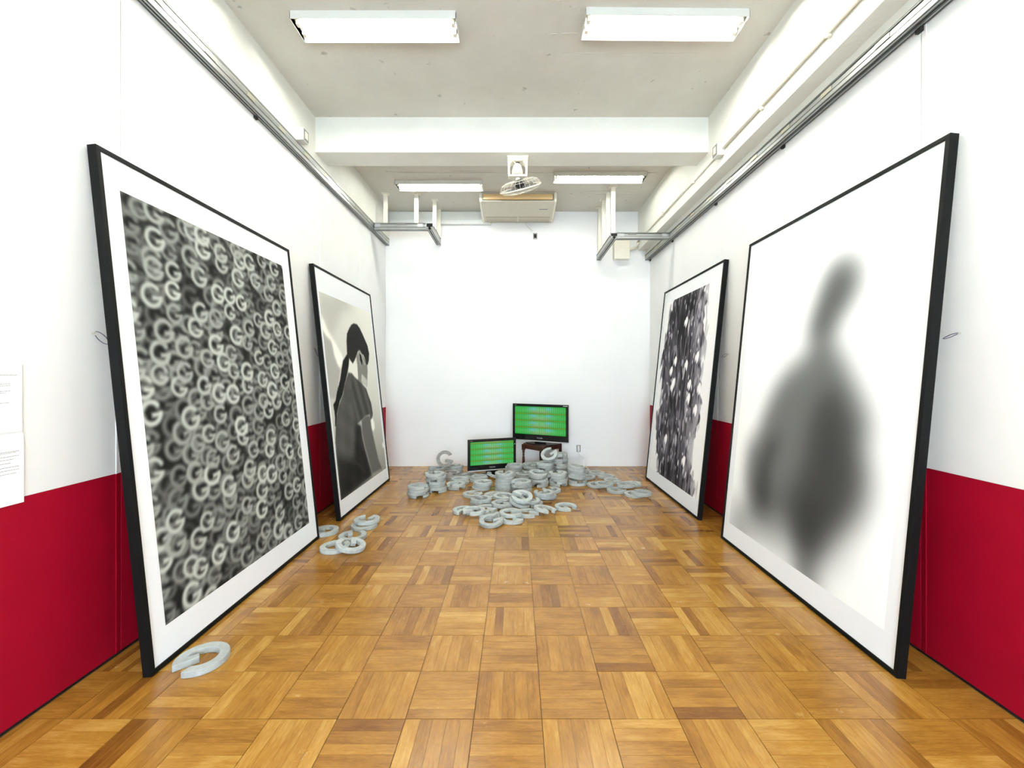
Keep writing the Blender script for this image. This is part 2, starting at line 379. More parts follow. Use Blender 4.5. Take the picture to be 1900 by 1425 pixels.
def track_side(label, side):
    t = thing('panel_track', label, 'track', (0, 0, 0))
    if side == 'left':
        zb, zt = 3.68, 3.785; track_rail('main_rail', t, 'y', -2.148, YR+.01, YB-.005, zb, zt, .028, 1)
        xb, yc = -1.29, 6.36; track_rail('cross_rail', t, 'x', yc, -2.115, xb-.04, zb, zt, .028, -1)
        track_rail('branch_rail', t, 'y', xb, yc-.03, YB-.03, zb, zt, .034, 1)
        hangers = [(-1.965, 6.40), (-1.50, 6.40), (-1.27, 6.62), (-1.27, 7.0)]
        clips = [(-2.119, 1)]
    else:
        zb, zt = 3.435, 3.518; track_rail('main_rail', t, 'y', 2.185, YR+.01, YB-.005, zb, zt, .036, -1)
        xb, yc = 1.372, 6.0; track_rail('cross_rail', t, 'x', yc, xb+.04, 2.145, zb, zt, .034, -1)
        track_rail('branch_rail', t, 'y', xb, yc-.03, YB-.02, zb, zt, .034, -1)
        hangers = [(1.40, 6.16), (1.365, 6.34), (1.36, 6.63), (1.36, 6.93)]
    for i, (x, y) in enumerate(hangers):
        h = MB().box(x-.029, x+.029, y-.02, y+.02, zt-.005, ZC-.006).build('hanger_post', M['cream'], t, .002)
        MB().box(x-.055, x+.055, y-.045, y+.045, ZC-.007, ZC-.0005).build('ceiling_plate', M['cream'], h)
    # end fittings of the branch rail
    xe, ye = xb, yc-.032
    H = zt-zb
    cap = MB()
    for sg in (-1, 1): cap.box(xe+sg*.052-.006, xe+sg*.052+.006, ye-.006, ye, zb+.3*H, zt+.006)
    cap.box(xe-.058, xe+.058, ye-.006, ye, zt-.008, zt+.002); cap.box(xe-.058, xe-.02, ye-.006, ye, zb+.3*H, zb+.40*H); cap.box(xe+.02, xe+.058, ye-.006, ye, zb+.3*H, zb+.40*H)
    cap.build('end_bracket', M['silver'], t)
    MB().prism([(xe-.046, zb+.42*H), (xe-.014, zb+.42*H), (xe-.014, zb+.34*H), (xe+.014, zb+.34*H), (xe+.014, zb+.42*H), (xe+.046, zb+.42*H), (xe+.046, zt-.010), (xe+.014, zt-.010), (xe+.014, zt-.002), (xe-.014, zt-.002), (xe-.014, zt-.010), (xe-.046, zt-.010)], ye-.001, ye+.003).build('track_opening', M['black'], t)
    # oval slot and joint plates on the cross rail
    sx = xb+.25 if side == 'right' else xb-.42
    MB().box(sx-.06, sx+.06, yc-.0375, yc-.0345+.002, zt-.030, zt-.012).build('slot', M['socket'], t, .004)
    for px in ((xb+.10, 2.08) if side == 'right' else (xb-.14, -2.06)):
        MB().box(px-.04, px+.04, yc-.0378, yc-.032, zb+.40*H, zb+.84*H).build('joint_plate', M['silver'], t)
    # bright clips inside the main rail
    xf = -2.119 if side == 'left' else 2.148; s = 1 if side == 'left' else -1
    ys = [2.0+.45*k for k in range(12)]
    for y in ys:
        MB().box(min(xf, xf+s*.003), max(xf, xf+s*.003), y, y+.10, zb+.46*H, zb+.8*H).build('rail_clip', M['brass'], t)
    X = XL if side == 'left' else XR
    stops = (3.545, ) if side == 'left' else (2.345, 3.545, 4.735, 6.05, 7.06)
    for y in stops:
        MB().box(X-s*.0 if s < 0 else X, X+s*.02, y-.016, y+.016, zb-.022, zb+.003).build('roller_stop', M['rubber'], t) if s > 0 else MB().box(X-.02, X, y-.016, y+.016, zb-.022, zb+.003).build('roller_stop', M['rubber'], t)
    return t
track_side('aluminium panel track along the left wall with hung branch rails at the far end', 'left')
track_side('aluminium panel track along the right wall with hung branch rails at the far end', 'right')

# ------------------------------------------------------------------ services on the upper walls
def outlet_box(label, x, y, z, s):
    t = thing('outlet_box', label, 'outlet', (x, y, z))
    MB().box(min(0, s*.07), max(0, s*.07), -.05, .05, -.06, .06).build('box', M['housing'], t, .003)
    MB().box(min(s*.07, s*.074), max(s*.07, s*.074), -.045, .045, -.052, .052).build('plate', M['socket'], t)
    MB().box(min(s*.073, s*.079), max(s*.073, s*.079), -.024, .024, -.034, .034).build('insert', M['cream'], t, .002)
outlet_box('white surface mounted socket box above the left track', ULX, 4.16, 3.86, 1)
outlet_box('white surface mounted socket box on the conduit above the right track', URX, 4.20, 3.735, -1)
t = thing('conduit', 'thin cream conduit running along the right box beam through the socket box', 'pipe', (0, 0, 0))
MB().tube([(URX-.014, YR+.02, 3.735), (URX-.014, 4.148, 3.735)], .012, 8).build('pipe', M['cream'], t)
MB().tube([(URX-.014, 4.252, 3.735), (URX-.014, YB-.01, 3.735)], .012, 8).build('pipe', M['cream'], t)
for y in (1.0, 1.9, 2.75, 3.5, 4.85, 5.85): MB().box(URX-.028, URX-.0015, y-.012, y+.012, 3.708, 3.762).build('saddle_clip', M['cream'], t, .002)
t = thing('wall_duct', 'horizontal grey white cable duct high on the back wall left of the air conditioner', 'duct', (0, YB, 4.02))
MB().box(-2.10, -.42, -.07, 0, 0, .075).build('cover', M['duct'], t, .006)
MB().box(-2.10, -.62, -.02, 0, .08, .22).build('backing_strip', M['plaster'], t)
t = thing('wall_box', 'cream casing box high on the back wall behind the right branch rail', 'box', (1.735, YB, 3.435))
MB().prism([(-.13, -.005), (-.10, -.0), (0, 0), (0, .30), (-.13, .30)], -.128, .128, 'x').build('casing', M['cream'], t, .005)
MB().tube([(.12, -.05, .17), (.20, -.05, .18), (.26, -.05, .22), (.292, -.05, .29), (.296, -.05, .40)], .018, 8).build('pipe', M['cream'], t)

# air conditioner hung under the ceiling
t = thing('air_conditioner', 'wide beige ceiling hung air conditioner in front of the back wall', 'air conditioner', (.025, 6.36, ZC))
W2 = .575
MB().prism([(0, -.004), (0, -.035), (.0, -.13), (.07, -.150), (.30, -.185), (.52, -.203), (.66, -.20), (.70, -.17), (.70, -.004)], -W2+.03, W2-.03, 'x').build('body', M['beige'], t)
for s in (-1, 1):
    a, b = sorted((s*(W2-.03), s*W2)); MB().prism([(-.012, 0), (-.018, -.10), (0, -.14), (.30, -.195), (.55, -.216), (.68, -.21), (.715, -.17), (.715, 0)], a, b, 'x').build('side_cover', M['cream'], t, .006)
MB().box(-W2+.045, W2-.045, -.004, .004, -.118, -.02).build('outlet_opening', M['black'], t)
lv = MB().prism([(-.018, -.112), (-.024, -.075), (-.018, -.03), (-.008, -.03), (-.010, -.112)], -W2+.055, W2-.055, 'x').build('louvre', M['tan'], t)
for s in (-1, 1):
    a, b = sorted((s*.012, s*(W2-.06)))
    MB().prism([(.44, -.2005), (.66, -.2055), (.66, -.199), (.44, -.193)], a, b, 'x').build('intake_grille', M['beige2'], t)
MB().box(.33, .46, .20, .212, -.1765, -.170).build('nameplate', M['socket'], t)
MB().tube([(.12, .70, -.2), (.16, .72, -.24), (.22, .735, -.30), (.245, .74, -.335)], .016, 8).build('drain_pipe', M['duct'], t)
t = thing('wall_opening', 'small dark plate on the back wall below the air conditioner', 'plate', (.315, YB-.004, 3.84))
MB().box(-.035, .035, -.003, .004, -.05, .05).build('plate', M['socket'], t); MB().box(-.02, .02, -.004, -.002, -.03, .03).build('hole', M['black'], t)

# ceiling fan on the beam
t = thing('wall_fan', 'cream oscillating fan with wire cage hung under the ceiling beam', 'fan', (.015, 4.60, 3.88))
MB().box(-.115, .115, -.05, .05, -.02, 0).build('mount_plate', M['cream'], t, .006)
br = MB()
br.box(-.108, .108, -.052, .045, -.062, -.018)
for s in (-1, 1): br.prism([(s*.11, -.03), (s*.102, -.225), (s*.080, -.225), (s*.084, -.10), (s*.066, -.075), (s*.05, -.062), (s*.05, -.03)], -.04, .04)
br.build('bracket', M['cream'], t, .004)
MB().box(-.082, .085, -.045, .045, -.226, -.205).build('crossbar', M['cream'], t, .004)
MB().lathe([(.0, -.20), (.062, -.2), (.060, -.15), (.045, -.10), (.025, -.075), (0, -.07)], (-.005, 0, 0)).build('motor_cone', M['cream'], t)
MB().box(-.02, .02, -.02, .02, -.075, -.055).build('pivot', M['rubber'], t)
MB().tube([(-.06, -.055, -.055), (-.04, -.06, -.085), (-.015, -.062, -.10), (.0, -.06, -.13)], .004, 6).build('cord', M['cord'], t)
MB().tube([(0, 0, -.225), (0, .005, -.26)], .026, 12).build('neck', M['cream'], t)
TF = Matrix.Translation((.03, .0, -.335)) @ Matrix.Rotation(math.radians(-15.5), 4, 'Y') @ Matrix.Rotation(math.radians(27), 4, 'X')
RC = .222
MB().tube([(RC*math.cos(a), RC*math.sin(a), 0) for a in [2*math.pi*k/48 for k in range(48)]], .0075, 8, True).build('cage_ring', M['cream'], t, T=TF)
cg = MB()
for k in range(26):
    a = 2*math.pi*k/26; c, s = math.cos(a), math.sin(a)
    cg.tube([(r*c, r*s, z) for r, z in ((RC, .002), (RC-.006, .03), (RC-.028, .058), (.15, .075), (.05, .082))], .0016, 4)
for r, z in ((RC-.028, .058), (.15, .075), (.10, .079)): cg.tube([(r*math.cos(a), r*math.sin(a), z) for a in [2*math.pi*k/32 for k in range(32)]], .0016, 4, True)
cg.build('rear_cage', M['cream'], t, T=TF)
cg = MB()
for k in range(60):
    a = 2*math.pi*k/60; c, s = math.cos(a), math.sin(a)
    cg.tube([(r*c, r*s, z) for r, z in ((RC, -.002), (.19, -.03), (.13, -.046), (.05, -.052))], .0009, 4)
for r, z in ((.19, -.03), (.13, -.046), (.05, -.052)): cg.tube([(r*math.cos(a), r*math.sin(a), z) for a in [2*math.pi*k/32 for k in range(32)]], .0012, 4, True)
cg.build('front_cage', M['cream'], t, T=TF)
MB().lathe([(0, .085), (.055, .083), (.06, .03), (.03, .0), (0, 0)], (0, 0, 0)).build('motor', M['rubber'], t, T=TF)
for k in range(4):
    bl = MB(); a0 = math.radians(90*k+20)
    pts = []
    for u in range(5):
        for v2 in range(2):
            r = .04+.15*u/4; da = (-.28 if v2 == 0 else .28)*(.6+.4*u/4); z = -.012+.03*(v2)
            pts.append((r*math.cos(a0+da), r*math.sin(a0+da), z))
    pts += [(x, y, z+.002) for x, y, z in pts]
    fs = [(2*u, 2*u+1, 2*u+3, 2*u+2) for u in range(4)]+[(10+2*u, 10+2*u+2, 10+2*u+3, 10+2*u+1) for u in range(4)]
    bl.add(pts, fs, True); bl.build('blade', M['socket'], t, T=TF)
MB().lathe([(0, -.055), (.03, -.053), (.03, -.045), (0, -.045)], (0, 0, 0)).build('badge', M['cream'], t, T=TF)

# ------------------------------------------------------------------ prints (grids coloured per vertex)
def grid_print(name, m, parent, w_, h_, img, T):
    ny, nx = img.shape[:2]
    u = np.linspace(0, w_, nx); v = np.linspace(0, h_, ny)
    co = np.zeros((ny, nx, 3), np.float32); co[..., 0] = u[None, :]; co[..., 2] = v[:, None]
    idx = np.arange(nx*ny).reshape(ny, nx)
    q = np.stack([idx[:-1, :-1], idx[:-1, 1:], idx[1:, 1:], idx[1:, :-1]], -1).reshape(-1, 4)
    me = bpy.data.meshes.new(name)
    me.vertices.add(nx*ny); me.vertices.foreach_set('co', co.ravel())
    me.loops.add(q.size); me.loops.foreach_set('vertex_index', q.ravel().astype(np.int32))
    me.polygons.add(len(q)); me.polygons.foreach_set('loop_start', (np.arange(len(q))*4).astype(np.int32)); me.polygons.foreach_set('loop_total', np.full(len(q), 4, np.int32))
    me.update(); me.validate()
    a = me.attributes.new('ink', 'FLOAT_COLOR', 'POINT')
    rgba = np.ones((ny, nx, 4), np.float32); rgba[..., :3] = np.clip(img, 0, 1)
    a.data.foreach_set('color', rgba.ravel()); me.materials.append(m)
    me.transform(T)
    o = link(name, me, parent); return o
def lin(c): c = np.clip(c, 0, 1); return np.where(c <= .04045, c/12.92, ((c+.055)/1.055)**2.4)
def poly_mask(U, V, poly):
    ins = np.zeros(U.shape, bool); n = len(poly)
    for i in range(n):
        x1, y1 = poly[i]; x2, y2 = poly[(i+1) % n]
        if y1 == y2: continue
        c = ((y1 > V) != (y2 > V)) & (U < (x2-x1)*(V-y1)/(y2-y1)+x1); ins ^= c
    return ins.astype(np.float32)
def blur(a, s):
    if s <= 0: return a
    r = int(3*s)+1; k = np.exp(-.5*(np.arange(-r, r+1)/s)**2); k /= k.sum()
    a = np.pad(a, r, mode='edge')
    a = np.apply_along_axis(lambda x: np.convolve(x, k, 'valid'), 0, a)
    return np.apply_along_axis(lambda x: np.convolve(x, k, 'valid'), 1, a)
def g_alpha(X, Y, s, soft):
    """soft stroke of a letter G centred at 0 with outer radius s"""
    r = np.hypot(X, Y); a = np.degrees(np.arctan2(Y, X)) % 360
    rm = .78*s; hw = .19*s
    d = np.abs(r-rm)-hw
    inarc = (a >= 42)
    ex, ey = rm*math.cos(math.radians(42)), rm*math.sin(math.radians(42))
    dend = np.hypot(X-ex, Y-ey)-hw
    d = np.where(inarc, d, dend)
    bar = np.maximum(np.abs(X-.48*s)-.46*s, np.abs(Y+.17*s)-.17*s)
    d = np.minimum(d, bar)
    return np.clip(.5-d/soft, 0, 1)
def letters_print(w_, h_, nx, ny):
    R_ = np.random.RandomState(4)
    u = np.linspace(0, w_, nx); v = np.linspace(0, h_, ny)
    img = np.full((ny, nx), .14, np.float32)
    lay = [(150, .22, .075, .030), (190, .36, .074, .026), (170, .49, .073, .022), (150, .63, .071, .017)]
    for n, g, s, soft in lay:
        gx, gy = int(round(math.sqrt(n*w_/h_))), int(round(math.sqrt(n*h_/w_)))
        for a in range(gx+1):
            for b in range(gy+1):
                if R_.rand() < .16: continue
                cx = (a+R_.uniform(-.35, .35))*w_/gx; cy = (b+R_.uniform(-.35, .35)+.5*(a % 2))*h_/gy
                rr = s*1.3; i0, i1 = np.searchsorted(u, [cx-rr, cx+rr]); j0, j1 = np.searchsorted(v, [cy-rr, cy+rr])
                if i1 <= i0 or j1 <= j0: continue
                th = R_.uniform(-.28, .28); c_, s_ = math.cos(th), math.sin(th)
                Xg, Yg = np.meshgrid(u[i0:i1]-cx, v[j0:j1]-cy); Xg = -Xg   # print u runs away from the camera
                Xg = -Xg
                X_, Y_ = Xg*c_+Yg*s_, -Xg*s_+Yg*c_
                sc = s*R_.uniform(.88, 1.1)
                al = g_alpha(X_, Y_, sc, soft)
                dk = np.clip(1-(np.hypot(X_, Y_)-sc)/.02, 0, 1)*.22          # darker between
                reg = img[j0:j1, i0:i1]; reg *= (1-dk*.5)
                tone_ = g*R_.uniform(.85, 1.12)
                img[j0:j1, i0:i1] = reg*(1-al)+al*tone_
    img = blur(img, 1.0)
    img = np.clip(img*1.12-.02, 0, 1)
    return lin(np.stack([img*.98, img*1.0, img*.97], -1))**1.05

# outlines for the prints, metres on the picture plane
ART1 = {"streak":[[4.476,2.189],[4.553,2.116],[4.626,2.013],[4.729,1.935],[4.837,1.855],[4.926,1.769],[4.982,1.716],[4.862,1.593],[4.804,1.628],[4.736,1.742],[4.731,1.812],[4.7,1.898],[4.59,1.941],[4.508,2.001],[4.491,2.091]],"shadeTop":[[4.521,2.398],[5.06,2.417],[5.619,2.4],[5.097,2.281],[4.871,2.093],[4.733,1.954],[4.646,2.015],[4.51,2.178]],"wallL":[[4.508,2.001],[4.59,1.941],[4.7,1.898],[4.736,1.742],[4.862,1.593],[4.676,1.264],[4.498,1.274]],"hair":[[5.422,2.177],[5.532,2.18],[5.62,2.138],[5.726,2.042],[5.845,1.922],[5.878,1.815],[5.833,1.715],[5.77,1.659],[5.724,1.658],[5.699,1.732],[5.653,1.783],[5.573,1.81],[5.526,1.844],[5.465,1.825],[5.393,1.761],[5.294,1.688],[5.248,1.662],[5.193,1.694],[5.131,1.74],[5.101,1.768],[5.13,1.932],[5.165,2.021],[5.243,2.087],[5.335,2.147]],"tail":[[5.101,1.768],[5.155,1.741],[5.118,1.644],[5.041,1.53],[4.93,1.41],[4.858,1.303],[4.902,1.375],[4.846,1.297],[4.745,1.225],[4.694,1.161],[4.647,1.107],[4.619,1.035],[4.587,0.968],[4.566,0.97],[4.59,1.075],[4.586,1.132],[4.575,1.198],[4.645,1.241],[4.735,1.38],[4.716,1.345],[4.818,1.458],[4.893,1.584],[4.963,1.687]],"neck":[[5.171,1.703],[5.248,1.662],[5.352,1.709],[5.391,1.65],[5.367,1.46],[5.295,1.49],[5.229,1.539],[5.134,1.558],[5.082,1.549],[5.126,1.625]],"face":[[5.39,1.751],[5.526,1.844],[5.573,1.81],[5.699,1.732],[5.755,1.658],[5.746,1.573],[5.661,1.361],[5.581,1.415],[5.466,1.418],[5.367,1.46],[5.391,1.65]],"ear":[[5.459,1.784],[5.528,1.851],[5.576,1.8],[5.527,1.726],[5.528,1.592],[5.488,1.653],[5.462,1.713]],"eard":[[5.513,1.797],[5.565,1.779],[5.586,1.696],[5.557,1.644],[5.505,1.715]],"strap":[[5.536,1.829],[5.556,1.83],[5.684,1.657],[5.658,1.651]],"mask":[[5.512,1.535],[5.642,1.477],[5.694,1.445],[5.658,1.371],[5.572,1.384],[5.472,1.438]],"sleeve":[[5.179,1.539],[5.266,1.481],[5.367,1.46],[5.466,1.418],[5.619,1.341],[5.702,1.205],[5.679,1.246],[5.75,1.137],[5.771,0.994],[5.728,0.945],[5.653,0.924],[5.656,0.993],[5.509,0.995],[5.342,0.957],[5.172,0.922],[5.136,1.053],[5.095,1.265],[5.095,1.311],[5.146,1.415]],"back":[[5.082,1.549],[5.179,1.539],[5.316,1.47],[5.161,1.376],[5.077,1.241],[5.191,1.154],[5.186,0.921],[5.293,0.886],[5.288,0.757],[5.335,0.598],[5.409,0.419],[5.486,0.235],[4.518,0.187],[4.528,0.415],[4.525,0.684],[4.537,0.83],[4.582,0.973],[4.661,1.116],[4.74,1.206],[4.858,1.297],[4.93,1.41]],"bodydark":[[5.145,0.926],[5.293,0.886],[5.288,0.757],[5.335,0.598],[5.409,0.419],[5.502,0.231],[4.518,0.187],[4.528,0.415],[4.538,0.644],[4.819,0.54],[5.01,0.573]],"arm":[[5.342,0.957],[5.509,0.995],[5.653,0.981],[5.653,0.924],[5.667,0.795],[5.728,0.588],[5.804,0.362],[5.91,0.22],[5.522,0.243],[5.446,0.434],[5.37,0.614],[5.314,0.797]],"fold":[[4.584,0.696],[4.826,0.568],[5.068,0.479],[5.342,0.291],[5.296,0.296],[5.037,0.465],[4.797,0.553],[4.577,0.669]],"bokeh":[[5.67,0.922],[5.745,0.943],[5.795,0.873],[5.792,0.802],[5.727,0.763],[5.667,0.795],[5.644,0.855]],"bokeh2":[[6.026,0.551],[6.058,0.564],[6.083,0.517],[6.071,0.482],[6.034,0.488]]}
ART2 = {"head":[[2.856,2.291],[2.722,2.255],[2.661,2.154],[2.682,2.035],[2.745,1.939],[2.801,1.868],[2.84,1.752],[2.987,1.763],[3.02,1.895],[2.986,1.975],[2.956,2.086],[2.914,2.203]],"body":[[2.99,1.785],[2.829,1.771],[2.693,1.625],[2.576,1.456],[2.468,1.293],[2.402,1.171],[2.52,1.178],[2.458,1.069],[2.416,0.961],[2.402,0.841],[2.443,0.705],[2.587,0.54],[2.725,0.365],[2.803,0.197],[2.872,0.211],[2.98,0.275],[3.029,0.4],[3.151,0.486],[3.31,0.412],[3.512,0.366],[3.638,0.487],[3.692,0.661],[3.663,0.984],[3.589,0.962],[3.496,1.194],[3.386,1.409],[3.24,1.564],[3.021,1.68]],"dark":[[2.878,1.407],[2.719,1.433],[2.514,1.132],[2.55,1.093],[2.501,0.861],[2.56,0.665],[2.76,0.439],[2.851,0.348],[2.982,0.484],[3.066,0.651],[2.961,0.927],[2.96,1.117]],"armdark":[[3.407,1.0],[3.227,1.08],[3.337,0.797],[3.31,0.518],[3.448,0.453],[3.534,0.607],[3.491,0.819]],"fog":[[3.871,0.371],[2.338,0.83],[2.204,0.377],[3.828,0.151]]}
ART3 = {"l":[[5.877,2.545],[6.032,2.293],[6.043,1.932],[6.104,1.597],[5.994,1.375],[5.967,1.155],[6.085,0.866],[6.016,0.652],[5.901,0.423],[5.798,0.228]],"r":[[4.821,2.548],[4.745,2.328],[4.815,2.206],[4.69,1.885],[4.719,1.8],[4.741,1.582],[4.668,1.28],[4.624,1.197],[4.656,1.022],[4.693,0.866],[4.782,0.699],[4.763,0.416],[4.591,0.351],[4.551,0.193]],"white":[[5.195,1.635],[5.554,1.412],[5.594,1.354],[5.624,0.67],[5.338,2.181],[4.983,0.503],[5.045,1.399],[5.031,1.237],[5.565,1.694],[5.683,1.566],[4.764,1.363],[4.807,1.117],[4.904,1.72]]}
